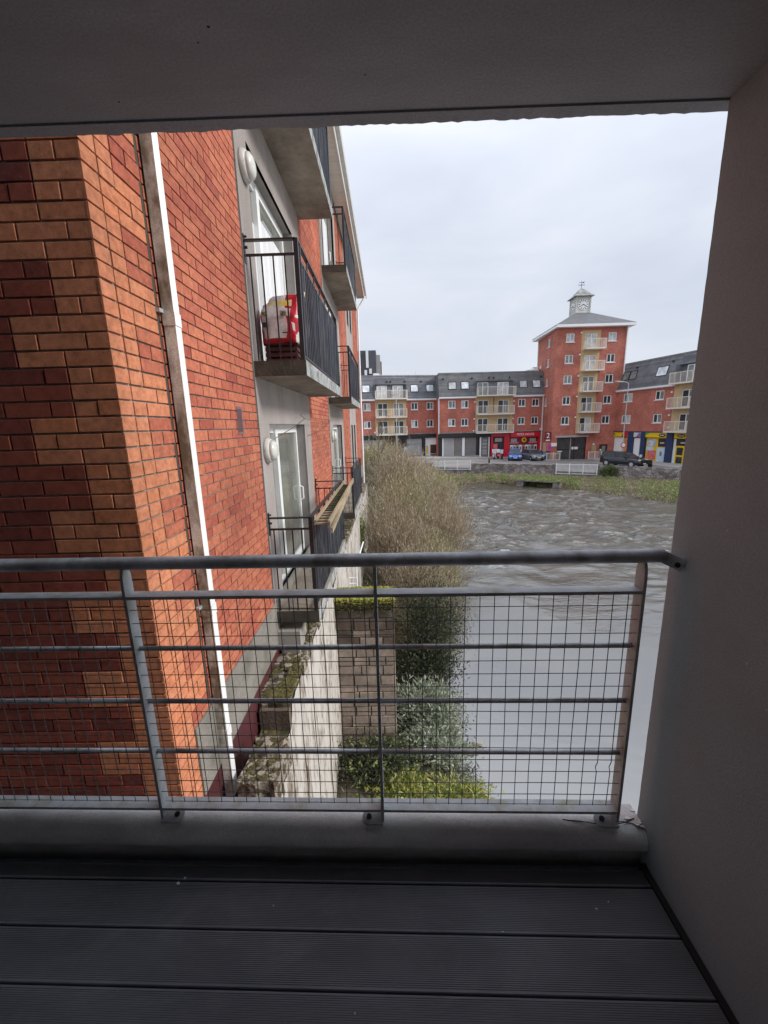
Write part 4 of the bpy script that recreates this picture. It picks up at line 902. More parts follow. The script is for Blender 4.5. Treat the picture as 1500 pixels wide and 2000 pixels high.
for k in range(15):
    z = 1.6 + 3.4 * k / 15; a = r_.uniform(0, 6.28); twig(Vector((0, 0, z)), Vector((math.cos(a), math.sin(a) * .6, .75)).normalized(), r_.uniform(.7, 1.5) * (1.25 - k / 20), .018, 2)
mb.build('branches', 'bark', tr)
# bank vegetation
g = np.random.default_rng(5)
def bank_scatter(n, t0, t1, s0, s1, hmin, hmax, clump=0, seed=0):
    g = np.random.default_rng(seed); out = []
    cl = g.uniform(t0, t1, max(1, clump)); 
    for k in range(n):
        t = g.uniform(t0, t1) if not clump else float(np.clip(cl[g.integers(0, clump)] + g.normal() * .006, t0, t1)); s = g.uniform(s0, s1)
        p = bank_pt(t, s); out.append((p.x, p.y, p.z + g.uniform(hmin, hmax)))
    return np.array(out)
p = bank_scatter(20000, .22, .93, .0, .9, 0, .20, 0, 1); scatter('bank_reeds', 'dead straw coloured reeds and grass lining the far bank', p, g.normal(size=p.shape) * .6 + np.array([0, -.25, .75]), .24, .035, 'leaf_reed', 2)
p = bank_scatter(17000, .23, .93, .05, .8, .0, .28, 40, 3); scatter('bank_grass', 'patches of fresh green growth among the dead reeds on the far bank', p, g.normal(size=p.shape) + np.array([0, 0, .5]), .2, .06, 'leaf_green', 4)
p = bank_scatter(3500, .3, .92, .5, 1., .05, .35, 0, 5); scatter('bank_brambles', 'brown brambles trailing at the foot of the quay wall', p, g.normal(size=p.shape) + np.array([0, 0, .8]), .3, .02, 'leaf_tan', 6)
a_ = R(-35); cx = g.uniform(-2.5, 2.3, 5000); cy = g.uniform(-.62, 2.5, 5000)
p = np.stack([14.2 + cx * math.cos(a_) - cy * math.sin(a_), 37.7 + cx * math.sin(a_) + cy * math.cos(a_), -5.41 + g.uniform(-.06, .13, 5000)], 1)
scatter('slab_turf', 'green turf growing on top of the culvert slab', p, g.normal(size=p.shape) + np.array([0, 0, .8]), .16, .05, 'leaf_green', 7)
yy_ = g.uniform(3, 44, 16000); xx_ = np.array([shore(y) for y in yy_]) - g.uniform(0, 1, 16000) ** 1.5 * 3.2 + .1; zz_ = np.array([nb_z(x, y) for x, y in zip(xx_, yy_)])
ok = xx_ > -.95; p = np.stack([xx_, yy_, zz_ + g.uniform(0, .3, 16000)], 1)[ok & ~((yy_ > 6) & (yy_ < 6.9) & (xx_ < .1))]
scatter('bank_undergrowth', 'brown and green undergrowth covering the near river bank', p, g.normal(size=p.shape) * .7 + np.array([.2, 0, .8]), .11, .014, 'leaf_olive', 8)
# brown leaves drifting on the pool
fl = []
for (x, y) in ((1.05, 7.1), (1.12, 7.05), (1.2, 7.08), (1.55, 6.55), (1.3, 6.4), (1.42, 6.45)):
    for k in range(26): fl.append((x + g.normal() * .06, y + g.normal() * .03, -5.99 + g.uniform(0, .02)))
p = np.array(fl); scatter('floating_leaves', 'wet brown leaves and sprigs drifting at the edge of the still pool', p, g.normal(size=p.shape) * np.array([1, .4, .1]), .09, .03, 'leaf_reed', 9)

# ------------------------------------------------------------------ the mossy limewashed wall and the block pier below
lw = thing('limewashed_wall', 'garden wall with peeling whitewashed river face and crumbling mossy coping below the balconies', 'wall', (-1.1, 2.5, -6.1))
mb = MB(); r_ = random.Random(8); ny, nz_ = 120, 26; vsx = []
for i in range(ny + 1):
    y = 2.38 + 15.5 * (i / ny) ** 1.5
    for j in range(nz_ + 1):
        z = -6.1 + (3.61 if y > 3.22 else 3.41) * j / nz_; vsx.append((-.952 + 0 * z + .008 * math.sin(y * 5 + z) + r_.uniform(-.006, .006) , y, z))
mb.add(vsx, [(i * (nz_ + 1) + j, (i + 1) * (nz_ + 1) + j, (i + 1) * (nz_ + 1) + j + 1, i * (nz_ + 1) + j + 1) for i in range(ny) for j in range(nz_)])
mb.box(-1.19, -.965, 3.22, 17.9, -6.1, -2.52); mb.box(-1.19, -.965, 2.38, 3.219, -6.1, -2.72); mb.build('wall_face', 'limewash', lw, world=True)
def rough_block(mb, x0, x1, y0, y1, z0, z1, r_, j=.012, nx=3, ny=3):
    top_ = [(x0 + (x1 - x0) * a / nx + (r_.uniform(-j, j)), y0 + (y1 - y0) * b / ny + r_.uniform(-j, j), z1 + r_.uniform(-j, j) * 1.4) for b in range(ny + 1) for a in range(nx + 1)]
    bot = [(p[0], p[1], z0) for p in top_]; n = (nx + 1) * (ny + 1); q = lambda a, b: b * (nx + 1) + a
    f = [(q(a, b), q(a + 1, b), q(a + 1, b + 1), q(a, b + 1)) for b in range(ny) for a in range(nx)]
    ring = [q(a, 0) for a in range(nx + 1)] + [q(nx, b) for b in range(1, ny + 1)] + [q(a, ny) for a in range(nx - 1, -1, -1)] + [q(0, b) for b in range(ny - 1, 0, -1)]
    f += [(ring[i] + n, ring[(i + 1) % len(ring)] + n, ring[(i + 1) % len(ring)], ring[i]) for i in range(len(ring))]; mb.add(top_ + bot, f)
y = 3.23; k = 0
mb = MB(); rough_block(mb, -1.12, -.85, 2.36, 2.80, -2.66, -2.44, r_, .014, 6, 8); mb.build('coping_and_gap_block', 'coping', lw, world=True)
mb = MB(); rough_block(mb, -1.22, -.955, 2.80, 3.22, -3.1, -2.70, r_, .012); mb.build('coping_and_gap_block', 'wood_and_gap_dark', lw, world=True)  # dark filler in the coping gap, the shade of the hole in its colour
mb = MB(); rough_block(mb, -1.225, -.95, 3.17, 3.222, -2.80, -2.50, r_, .006); mb.build('coping_and_gap_block', 'stone_dark', lw, world=True)  # dark face added inside the gap, darkening the pale wall end
while y < 17.4:
    l_ = r_.uniform(.38, .52); mb = MB(); rough_block(mb, -1.25, -.945 + r_.uniform(-.02, .012), y + .006, y + l_ - .006, -2.54, -2.44 + r_.uniform(-.015, .01), r_, .016, 6, 9); mb.build('coping_and_gap_block', 'coping', lw, world=True); y += l_
def moss_clumps(name, parent, pts, mt, rad, seed, n=3):
    mb = MB(); r_ = random.Random(seed)
    for (x, y, z) in pts:
        R_ = rad * r_.uniform(.5, 1.3); h_ = R_ * r_.uniform(.25, .6); v = [(x, y, z + h_)]; m = 6
        for q, (rr, hh) in enumerate(((.6, .75), (1., 0))):
            for i in range(m): a = i * 2 * math.pi / m + q * .5; s = R_ * rr * r_.uniform(.7, 1.25); v.append((x + s * math.cos(a), y + s * math.sin(a), z + h_ * hh))
        mb.add(v, [(0, 1 + i, 1 + (i + 1) % m) for i in range(m)] + [(1 + i, 1 + m + i, 1 + m + (i + 1) % m, 1 + (i + 1) % m) for i in range(m)])
    return tag(mb.build(name, mt, parent, world=True), kind='stuff')
pts = [(r_.uniform(-1.24, -.96), 3.3 + 13 * r_.random() ** 1.8, -2.445) for _ in range(7000)] + [(r_.uniform(-1.1, -.87), r_.uniform(2.4, 2.78), -2.445) for _ in range(110)] + [(r_.uniform(-1.2, -.97), r_.uniform(2.82, 3.2), -2.70) for _ in range(90)]
pts = [p for p in pts if math.sin(p[1] * 4.3 + p[0] * 9) + math.sin(p[1] * 9.1 - p[0] * 14) > -1.0]
moss_clumps('moss', lw, pts, 'moss_dark', .02, 3)
pier = thing('block_pier', 'brown stone block pier with a bright moss cushion on top, standing at the river edge', 'wall', (-.5, 6.4, -6.2))
mb = MB(); mb.box(-1.0, .035, 6.225, 6.72, -6.2, -2.82); mb.build('core', 'joint_mastic', pier, world=True)
z = -2.83; k = 0
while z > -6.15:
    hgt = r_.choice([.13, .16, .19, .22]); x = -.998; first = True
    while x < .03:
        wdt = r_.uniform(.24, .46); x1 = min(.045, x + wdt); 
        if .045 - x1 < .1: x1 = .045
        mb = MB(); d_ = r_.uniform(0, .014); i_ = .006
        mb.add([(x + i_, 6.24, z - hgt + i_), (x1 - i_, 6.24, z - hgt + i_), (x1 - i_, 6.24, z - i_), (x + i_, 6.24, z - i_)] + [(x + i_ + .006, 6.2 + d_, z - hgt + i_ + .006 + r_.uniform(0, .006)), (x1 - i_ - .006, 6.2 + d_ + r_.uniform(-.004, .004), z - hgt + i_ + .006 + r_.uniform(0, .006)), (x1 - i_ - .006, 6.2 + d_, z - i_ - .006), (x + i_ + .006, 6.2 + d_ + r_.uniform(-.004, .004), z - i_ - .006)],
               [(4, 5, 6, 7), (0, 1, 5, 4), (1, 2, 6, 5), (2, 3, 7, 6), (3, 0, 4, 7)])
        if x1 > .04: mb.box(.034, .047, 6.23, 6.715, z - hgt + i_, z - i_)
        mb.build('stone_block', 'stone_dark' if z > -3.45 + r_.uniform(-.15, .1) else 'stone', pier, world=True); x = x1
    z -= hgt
pts = [(r_.uniform(-.98, .03), r_.uniform(6.2, 6.7), -2.82 + r_.uniform(0, .03)) for _ in range(1500)] + [(r_.uniform(-.99, .04), 6.195 + r_.uniform(-.015, .01), -2.82 + r_.uniform(-.05, .03)) for _ in range(300)]
moss_clumps('moss', pier, pts, 'moss_bright', .034, 5)
moss_clumps('moss', pier, [(r_.uniform(-.99, .04), 6.195 + r_.uniform(-.015, .0), -2.88 - abs(r_.gauss(0, .05))) for _ in range(420)], 'moss_dark', .028, 6)
mb = MB(); mb.box(-1.25, -1.0, 3.98, 4.3, -2.33, -2.16); mb.box(-1.22, -1.02, 4.0, 4.28, -2.43, -2.33)
tag(mb.build('concrete_corbel', 'concrete', NB, world=True))
mb = MB(); mb.box(-1.262, -1.19, 2.3, 17.9, -3.3, -3.12); struct('gully_floor', mb, 'plinth')
tf = thing('terrace_gate', 'small white metal gate frame on the terrace under the far balcony', 'gate', (-.96, 8.6, -3.9))
for a, b in (((-1.15, 8.6, -3.9), (-1.15, 8.6, -3.1)), ((-.77, 8.6, -3.9), (-.77, 8.6, -3.0)), ((-1.15, 8.6, -3.36), (-.77, 8.6, -3.36)), ((-1.15, 8.6, -3.5), (-.77, 8.6, -3.5)), ((-.77, 8.6, -3.05), (-.72, 10.4, -3.05))):
    mb = MB(); mb.tube([a, b], .018, 6); mb.build('frame_tube', 'white', tf, world=True)
for i in range(4): mb = MB(); x = -1.07 + i * .08; mb.tube([(x, 8.6, -3.9), (x, 8.6, -3.5)], .01, 5); mb.build('bar', 'white', tf, world=True)
# =================================================================== buildings across the river
class FP:
    """a facade plane inside a building: u along it, d into the building, z world height"""
    def __init__(s, root, org, ang, z0):
        s.root = root; s.o = org; s.c, s.s_ = math.cos(ang), math.sin(ang); s.z0 = z0; s.ang = ang
    def p(s, u, d, z): return (s.o[0] + u * s.c - d * s.s_, s.o[1] + u * s.s_ + d * s.c, z - s.z0)
    def boxm(s, mb, u0, u1, d0, d1, z0, z1):
        mb.add([s.p(u0, d0, z0), s.p(u1, d0, z0), s.p(u1, d1, z0), s.p(u0, d1, z0), s.p(u0, d0, z1), s.p(u1, d0, z1), s.p(u1, d1, z1), s.p(u0, d1, z1)], BOXF)
    def box(s, name, mt, u0, u1, d0, d1, z0, z1, parent=None):
        mb = MB(); s.boxm(mb, u0, u1, d0, d1, z0, z1); return mb.build(name, mt, parent or s.root)
    def wall(s, name, mt, u0, u1, z0, z1, holes, rev=.14, parent=None, thick=.3):
        mb = MB(); us = sorted({u0, u1, *[h[0] for h in holes], *[h[1] for h in holes]}); zs_ = sorted({z0, z1, *[h[2] for h in holes], *[h[3] for h in holes]})
        for i in range(len(us) - 1):
            for j in range(len(zs_) - 1):
                cu, cz = (us[i] + us[i + 1]) / 2, (zs_[j] + zs_[j + 1]) / 2
                if any(h[0] < cu < h[1] and h[2] < cz < h[3] for h in holes): continue
                mb.add([s.p(us[i], 0, zs_[j]), s.p(us[i + 1], 0, zs_[j]), s.p(us[i + 1], 0, zs_[j + 1]), s.p(us[i], 0, zs_[j + 1])], [(0, 1, 2, 3)])
        for a, b, c, d in holes:
            for q in (((a, c), (a, d)), ((a, d), (b, d)), ((b, d), (b, c)), ((b, c), (a, c))):
                (x0, y0), (x1, y1) = q; mb.add([s.p(x0, 0, y0), s.p(x1, 0, y1), s.p(x1, rev, y1), s.p(x0, rev, y0)], [(0, 1, 2, 3)])
        return mb.build(name, mt, parent or s.root)
    def window(s, u, z, w=1.06, h=1.08, g='glass', d=.07, arch=False, mid=.5, mt='upvc', parent=None):
        fr = .11; mb = MB(); a, b, c, e = u - w / 2, u + w / 2, z - h / 2, z + h / 2; m_ = a + w * mid
        for q in ((a, b, e - fr, e), (a, b, c, c + fr), (a, a + fr, c + fr, e - fr), (b - fr, b, c + fr, e - fr), (m_ - .05, m_ + .05, c + fr, e - fr)): s.boxm(mb, q[0], q[1], d, d + .07, q[2], q[3])
        s.boxm(mb, a - .08, b + .08, -.06, d, c - .07, c)
        f = mb.build('window', mt, parent or s.root)
        gs = (g, g) if isinstance(g, str) else g
        for k, (p, q) in enumerate(((a + fr, m_ - .05), (m_ + .05, b - fr))): s.box('pane', gs[k], p, q, d + .025, d + .04, c + fr, e - fr, f)
        return f
    def door(s, u0, u1, z0, z1, g='glass', d=.07, parent=None):
        fr = .09; mb = MB(); m_ = (u0 + u1) / 2
        for q in ((u0, u1, z1 - fr, z1), (u0, u1, z0, z0 + fr), (u0, u0 + fr, z0 + fr, z1 - fr), (u1 - fr, u1, z0 + fr, z1 - fr), (m_ - .055, m_ + .055, z0 + fr, z1 - fr)): s.boxm(mb, q[0], q[1], d, d + .07, q[2], q[3])
        f = mb.build('patio_door', 'upvc', parent or s.root); gs = (g, g) if isinstance(g, str) else g
        for k, (p, q) in enumerate(((u0 + fr, m_ - .055), (m_ + .055, u1 - fr))): s.box('pane', gs[k], p, q, d + .025, d + .04, z0 + fr, z1 - fr, f)
    def balcony(s, u0, u1, zt, proj, h=1.12, bars=.13, mt='cream_rail'):
        b = s.box('balcony', mt, u0, u1, -proj, -.01, zt - .16, zt)
        mb = MB()
        for (a, c, e, f) in ((u0, u1, -proj, -proj + .06), (u0, u0 + .05, -proj + .06, -.02), (u1 - .05, u1, -proj + .06, -.02)): s.boxm(mb, a, c, e, f, zt + h - .07, zt + h)
        mb.build('handrail', mt, b); mb = MB(); u = u0 + bars
        while u < u1 - .03: s.boxm(mb, u - .011, u + .011, -proj + .02, -proj + .04, zt, zt + h - .07); u += bars
        for x in (u0 + .02, u1 - .04):
            dd = -proj + .15
            while dd < -.05: s.boxm(mb, x, x + .02, dd, dd + .02, zt, zt + h - .07); dd += bars
        tag(mb.build('balusters', mt, b), kind='stuff'); mb = MB()
        for i in range(5): x = u0 + .03 + (u1 - u0 - .06) * i / 4; s.boxm(mb, x - .03, x + .03, -proj, -proj + .06, zt, zt + h - .07)
        mb.build('rail_posts', mt, b); return b
    def skylight(s, u, z, w=1.04, h=.95, sl=None, g='glass_sky'):
        """lies in the mansard slope; sl maps height to depth"""
        mb = MB(); o_ = .07
        def q(u_, z_, off): d = sl(z_); return s.p(u_, d - off, z_ + off * .25)
        a, b, c, e = u - w / 2, u + w / 2, z - h / 2, z + h / 2
        def slab(mb, a, b, c, e, o0, o1): mb.add([q(a, c, o0), q(b, c, o0), q(b, e, o0), q(a, e, o0), q(a, c, o1), q(b, c, o1), q(b, e, o1), q(a, e, o1)], [(0, 3, 2, 1), (4, 5, 6, 7), (0, 1, 5, 4), (1, 2, 6, 5), (2, 3, 7, 6), (3, 0, 4, 7)])
        for r0 in ((a - .06, b + .06, e, e + .06), (a - .06, b + .06, c - .06, c), (a - .06, a, c, e), (b, b + .06, c, e)): slab(mb, *r0, -.02, o_)
        f = mb.build('skylight', 'black_trim', s.root); mb = MB(); slab(mb, a, b, c, e, -.02, .035); mb.build('pane', g, f)
ZG, ZR = 3.72, 7.08
def slope(z): return -.22 + (z - ZG) * (1.0 / (ZR - ZG))
def mansard(fp, u0, u1, bays, depth, mt, seams=True):
    """slate slope with openings left for the recessed top balconies"""
    mb = MB(); cuts = sorted({u0, u1, *[b for q in bays for b in q[:2]]}); ZB = 5.88
    for a, b in zip(cuts, cuts[1:]):
        inb = any(q[0] <= (a + b) / 2 <= q[1] for q in bays); zl = ZB if inb else ZG
        mb.add([fp.p(a, slope(zl), zl), fp.p(b, slope(zl), zl), fp.p(b, slope(ZR), ZR), fp.p(a, slope(ZR), ZR)], [(0, 1, 2, 3)])
        mb.add([fp.p(a, slope(zl) + .12, zl), fp.p(b, slope(zl) + .12, zl), fp.p(b, slope(ZR) + .12, ZR), fp.p(a, slope(ZR) + .12, ZR)], [(3, 2, 1, 0)])
    mb.add([fp.p(u0, slope(ZR), ZR), fp.p(u1, slope(ZR), ZR), fp.p(u1, depth, ZR - .05), fp.p(u0, depth, ZR - .05)], [(0, 1, 2, 3)])
    for u in (u0, u1): mb.add([fp.p(u, slope(ZG), ZG), fp.p(u, slope(ZR), ZR), fp.p(u, depth, ZR - .05), fp.p(u, depth, ZG)], [(0, 1, 2, 3)])
    r = mb.build('mansard_roof', mt, fp.root)
    # slate courses standing proud
    mb = MB(); z = ZG + .22
    while z < ZR:
        for a, b in zip(cuts, cuts[1:]):
            if any(q[0] <= (a + b) / 2 <= q[1] for q in bays) and z < ZB + .1: continue
            d = slope(z); mb.add([fp.p(a, d - .012, z), fp.p(b, d - .012, z), fp.p(b, slope(z + .2) - .004, z + .2), fp.p(a, slope(z + .2) - .004, z + .2)], [(0, 1, 2, 3)])
        z += .22
    tag(mb.build('slate_courses', mt, r), kind='stuff')
    fp.boxm(mb := MB(), u0, u1, slope(ZR) - .05, slope(ZR) + .12, ZR - .02, ZR + .07); mb.build('roof_edge', 'lead', r)
    prev = u0
    for a, b in list(bays) + [(u1, u1)]:
        a_ = a if a < u1 else u1
        if a_ > prev + .1:
            fp.box('gutter', 'white', prev, a_, -.34, -.2, ZG - .14, ZG + .04); fp.box('soffit', 'white', prev, a_, -.2, -.001, ZG - .2, ZG - .12)
        prev = b
    for a, b in bays:
        if b <= u1 and b > a:
            fp.box('dormer_wall', 'slate', a, b, .62, .72, ZG, ZB + .1); fp.box('dormer_cheek', 'slate', a - .02, a + .02, -.2, .62, ZG, ZB); fp.box('dormer_cheek', 'slate', b - .02, b + .02, -.2, .62, ZG, ZB)
            fp.box('dormer_soffit', 'black_trim', a, b, .35, .62, ZB - .04, ZB); fp.box('terrace_floor', 'concrete', a, b, 0, .62, ZG - .02, ZG + .1)
def vents(fp, us, z=6.3):
    for u in us: mb = MB(); fp.boxm(mb, u - .09, u + .09, slope(z) - .16, slope(z) + .02, z - .09, z + .1); mb.build('roof_vent', 'black_trim', fp.root)
def wall_lights(fp, pts):
    for u, z in pts: fp.box('wall_lamp', 'white', u - .09, u + .09, -.12, -.0, z - .1, z + .1)
GL = ['glass', 'glass', 'glass_mid', 'glass', ('glass', 'glass_mid'), ('glass_pale', 'glass'), 'glass', ('glass_mid', 'glass_pale')]
rg = random.Random(12)
def block(root, fp, L_, wins_u, bay, base, doors_u, mt_roof, top_g, g2):
    holes = [(u - .53, u + .53, z - .54, z + .54) for u in wins_u for z in (2.72, .16)]
    brickz0 = -1.30
    u_edges = [(-.0, bay[0]), (bay[1], L_)]
    for a, b in u_edges:
        if b - a > .2: fp.wall('brick_wall', 'far_brick', a, b, brickz0, ZG - .1, [h for h in holes if a < h[0] and h[1] < b])
    for h in holes: fp.window((h[0] + h[1]) / 2, (h[2] + h[3]) / 2, g=rg.choice(GL), mid=rg.choice((.5, .5, .46, .54)))
    # cream bay
    dh = [(a, b, z0, z1) for a, b in doors_u for z0, z1 in ((1.3, 3.2), (-1.28, .64))]
    fp.wall('render_bay', 'cream', bay[0], bay[1], brickz0 - .1, ZG + .02, dh)
    for k, (a, b, z0, z1) in enumerate(dh): fp.door(a, b, z0, z1, g=g2[k % len(g2)])
    for a, b in doors_u: fp.door(a, b, 3.86, 5.72, g=top_g[0] if a == doors_u[0][0] else top_g[1], d=.5)
    fp.box('wall_band', 'lead', 0, L_, -.10, -.0, -1.40, -1.30)
# ---- left block
A1 = (-3.629, 60.503); ang1 = R(10.5); zb1 = -4.85
blk1 = thing('apartment_block', 'far left red brick apartment block across the river, above grey shuttered shops', 'building', (A1[0], A1[1], zb1), ang1)
f1 = FP(blk1, (0, 0), 0, zb1)
E0 = -11.0
block(blk1, f1, 11.69, [.77, 7.92, 10.32], (1.95, 6.65), None, [(2.35, 3.86), (4.74, 6.3)], 'slate', ('glass_pale', 'glass_pale'), ['glass', 'glass', 'glass_mid', 'glass'])
f1.wall('brick_wall', 'far_brick', E0, 0, zb1, ZG - .1, []); f1.box('rear_wing', 'far_brick', E0, 11.69, .8, 8, zb1, ZG)
mansard(f1, E0, 11.69, [(1.95, 6.65)], 8, 'slate')
for u in (.73, 7.98, 10.36): f1.skylight(u, 5.28, sl=slope)
vents(f1, (3.9, 4.45, 6.6, 9.1)); wall_lights(f1, [(1.8, -1.0), (6.75, -1.0)])
for z in (3.84, 1.24, -1.30): f1.balcony(1.98, 6.62, z, 1.15 if z > 3 else .75)
# shops under the left block
def rect(fp, nm, mt, u0, u1, z0, z1, d=.0, th=.12, parent=None): return fp.box(nm, mt, u0, u1, d - th, d, z0, z1, parent)
sf = f1.box('shopfront', 'black_trim', -.5, 11.69, .18, .3, zb1, -1.4)
rect(f1, 'fascia', 'black_trim', -.5, 11.69, -2.0, -1.41, .1, .28, sf)
for a, b in ((-.1, 3.45), (6.65, 9.05)):
    rect(f1, 'roller_shutter', 'shutter', a, b, -4.62, -2.08, .17, .06, sf); rect(f1, 'shutter_rail', 'shutter_dark', a, b, -2.9, -2.84, .11, .03, sf)
rect(f1, 'timber_hoarding', 'timber_brown', 3.55, 5.9, zb1, -2.0, .17, .08, sf); rect(f1, 'pillar', 'black_trim', 5.95, 6.6, zb1, -2.0, .08, .2, sf)
for u in (9.12, 11.46): rect(f1, 'pillar', 'black_trim', u, u + .38, zb1, -1.9, .02, .26, sf)
rect(f1, 'white_panel', 'white', 9.55, 11.42, zb1, -2.02, .15, .1, sf); rect(f1, 'entrance_door', 'door_dark', 10.36, 11.3, zb1 + .05, -3.05, .05, .05, sf)
rect(f1, 'poster', 'sign_yellow', 9.72, 10.02, -4.4, -3.2, .045, .02, sf); rect(f1, 'notice', 'poster_blue', 6.15, 6.6, -4.0, -3.2, -.12, .04, sf); rect(f1, 'push_bar', 'white', 10.3, 11.35, -4.5, -4.42, -.01, .03, sf)
f1.boxm(mb := MB(), 11.55, 11.67, -.3, -.18, -1.5, ZG - .1); mb.build('downpipe', 'white', blk1)
# ---- middle block
A2 = (7.558, 60.227); ang2 = R(2.6); zb2 = -5.2
blk2 = thing('apartment_block', 'middle red brick apartment block across the river, above the red takeaway', 'building', (A2[0], A2[1], zb2), ang2)
f2 = FP(blk2, (0, 0), 0, zb2)
block(blk2, f2, 15.41, [1.92, 3.82, 12.2, 14.2], (5.40, 10.85), None, [(5.72, 7.3), (8.66, 10.28)], 'slate', ('glass_mid', 'glass_pale'), ['glass', 'glass', ('glass', 'glass_mid'), 'glass'])
f2.box('rear_wing', 'far_brick', 0.02, 15.41, .8, 8, zb2, ZG)
mansard(f2, 0, 15.41, [(5.40, 10.85)], 8, 'mossy_slate')
for u, g_ in ((2.0, 'glass_pale'), (3.85, 'glass_sky'), (12.34, 'glass_pale'), (14.3, 'glass_sky')): f2.skylight(u, 5.35, sl=slope, g=g_)
for u in (2.95, 9.0, 12.0): f2.boxm(mb := MB(), u - .03, u + .03, slope(ZG) - .03, slope(ZG), ZG, ZG + .1)
vents(f2, (.7, 4.9, 7.4, 8.05, 10.4, 15.0), 6.35); wall_lights(f2, [(5.25, 3.0), (5.2, .6), (5.15, -1.1), (10.98, 3.0), (10.95, .5)])
for z, p_ in ((3.86, 1.25), (1.27, .95), (-1.36, .95)): f2.balcony(5.42, 10.83, z, p_)
f2.box('downpipe', 'timber_brown', 7.98, 8.06, -.08, -.0, 1.4, 3.6)
f2.boxm(mb := MB(), -.06, .06, -.14, -.02, -1.5, ZG - .1); mb.build('downpipe', 'white', blk2)
f2.boxm(mb := MB(), 15.2, 15.32, -.2, -.06, -4.9, ZG - .1); mb.build('downpipe', 'white', blk2)
f2.box('cable_box', 'white', 15.0, 15.4, -.22, -.0, -1.25, -1.0)
sf = f2.box('shopfront', 'black_trim', 0, 7.75, .2, .3, zb2, -1.4)
rect(f2, 'fascia', 'black_trim', .02, 7.75, -2.0, -1.41, .12, .32, sf); rect(f2, 'stall_riser', 'pavement', .02, 6.4, -5.15, -4.72, .15, .12, sf)
rect(f2, 'roller_shutter', 'shutter', .75, 2.35, -4.72, -2.06, .19, .05, sf); rect(f2, 'roller_shutter', 'shutter_dark', 2.4, 3.5, -4.72, -2.06, .19, .05, sf); rect(f2, 'roller_shutter', 'shutter_dark', 3.95, 5.6, -4.72, -2.06, .19, .05, sf)
rect(f2, 'white_post', 'white', 3.52, 3.9, -4.72, -2.06, .18, .12, sf); rect(f2, 'white_post', 'white', .55, .72, -4.9, -2.06, .16, .12, sf); rect(f2, 'white_post', 'white', 6.12, 6.32, -5.0, -2.06, .08, .14, sf); rect(f2, 'white_post', 'white', 7.42, 7.56, -5.0, -2.06, .08, .14, sf)
rect(f2, 'notice_door', 'shutter_dark', 6.4, 7.35, -5.0, -2.06, .17, .06, sf)
for z in (-4.6, -4.2, -3.7, -3.2, -2.7): rect(f2, 'notice', 'shutter', 6.55, 7.2, z, z + .3, .1, .02, sf)
# red takeaway
rs = f2.box('takeaway_front', 'dark_red', 7.78, 15.3, .15, .3, zb2, -1.42)
rect(f2, 'fascia', 'sign_red', 7.8, 10.6, -2.05, -1.6, .13, .1, rs); sg = rect(f2, 'fascia_sign', 'sign_red', 10.65, 15.1, -2.2, -1.5, .05, .22, rs)
t_ = text('lettering', 'PIZZA HOUSE', .44, 'white', sg, f2.p(12.87, -.185, -1.82), (R(90), 0, 0), .01, .95)
rect(f2, 'pillar', 'sign_red', 9.75, 10.55, -5.1, -2.06, .1, .16, rs); rect(f2, 'pillar', 'sign_red', 14.85, 15.28, -5.1, -2.2, .1, .12, rs); rect(f2, 'pillar', 'sign_red', 7.8, 8.1, -5.1, -2.06, .1, .12, rs)
rect(f2, 'door_sign', 'black_trim', 8.2, 9.66, -2.93, -2.15, .1, .06, rs); rect(f2, 'door_sign_face', 'shutter', 8.38, 9.45, -2.8, -2.28, .035, .02, rs)
rect(f2, 'door_glass', 'glass', 8.9, 9.65, -5.0, -3.0, .12, .03, rs); rect(f2, 'poster', 'pink', 8.2, 8.8, -4.0, -3.1, .12, .03, rs)
for a, b in ((10.65, 11.95), (13.5, 14.8)): rect(f2, 'window_band', 'pink', a, b, -3.15, -2.92, .12, .03, rs); rect(f2, 'poster', 'shutter', a + .15, b - .25, -2.9, -2.4, .12, .03, rs)
mb = MB(); mb.lathe([(.37, 0), (.37, -.05), (.001, -.06)], 20, f2.p(12.78, .11, -2.62), 'y'); mb.build('round_logo', 'sign_yellow', rs)
mb = MB(); mb.lathe([(.17, 0), (.17, -.02), (.001, -.02)], 12, f2.p(12.8, .04, -2.62), 'y'); mb.build('logo_centre', 'dark_red', rs)
r_ = random.Random(6)
for i in range(9):
    a = 10.7 + i * .455; rect(f2, 'menu_poster', ['white', 'poster_blue', 'shutter', 'white', 'pink'][i % 5], a, a + .42, -4.35 + r_.uniform(-.1, .1), -3.35, .12, .03, rs); rect(f2, 'menu_picture', ['glass_mid', 'timber_brown', 'glass'][i % 3], a + .08, a + .34, -4.1, -3.6, .085, .01, rs)
rect(f2, 'window_lower', 'glass', 10.7, 14.8, -5.0, -4.4, .12, .02, rs)
# thin handrail and kit along the roofs
rr = f1.box('roof_guardrail', 'white', 2.4, 11.5, 1.6, 1.63, ZR + .28, ZR + .31)
for i in range(7): f1.box('rail_post', 'white', 2.5 + i * 1.48, 2.54 + i * 1.48, 1.6, 1.64, ZR - .05, ZR + .3, rr)
f1.box('roof_mast', 'galv', 8.6, 8.64, 1.9, 1.94, ZR - .05, ZR + .75); f1.box('roof_hatch', 'white', 2.2, 3.0, 1.9, 2.6, ZR - .05, ZR + .55)
for i in range(4): f1.box('roof_stay', 'white', 3.1 + i * .3, 3.16 + i * .3, 1.9, 1.96, ZR - .05, ZR + .5 - i * .12)
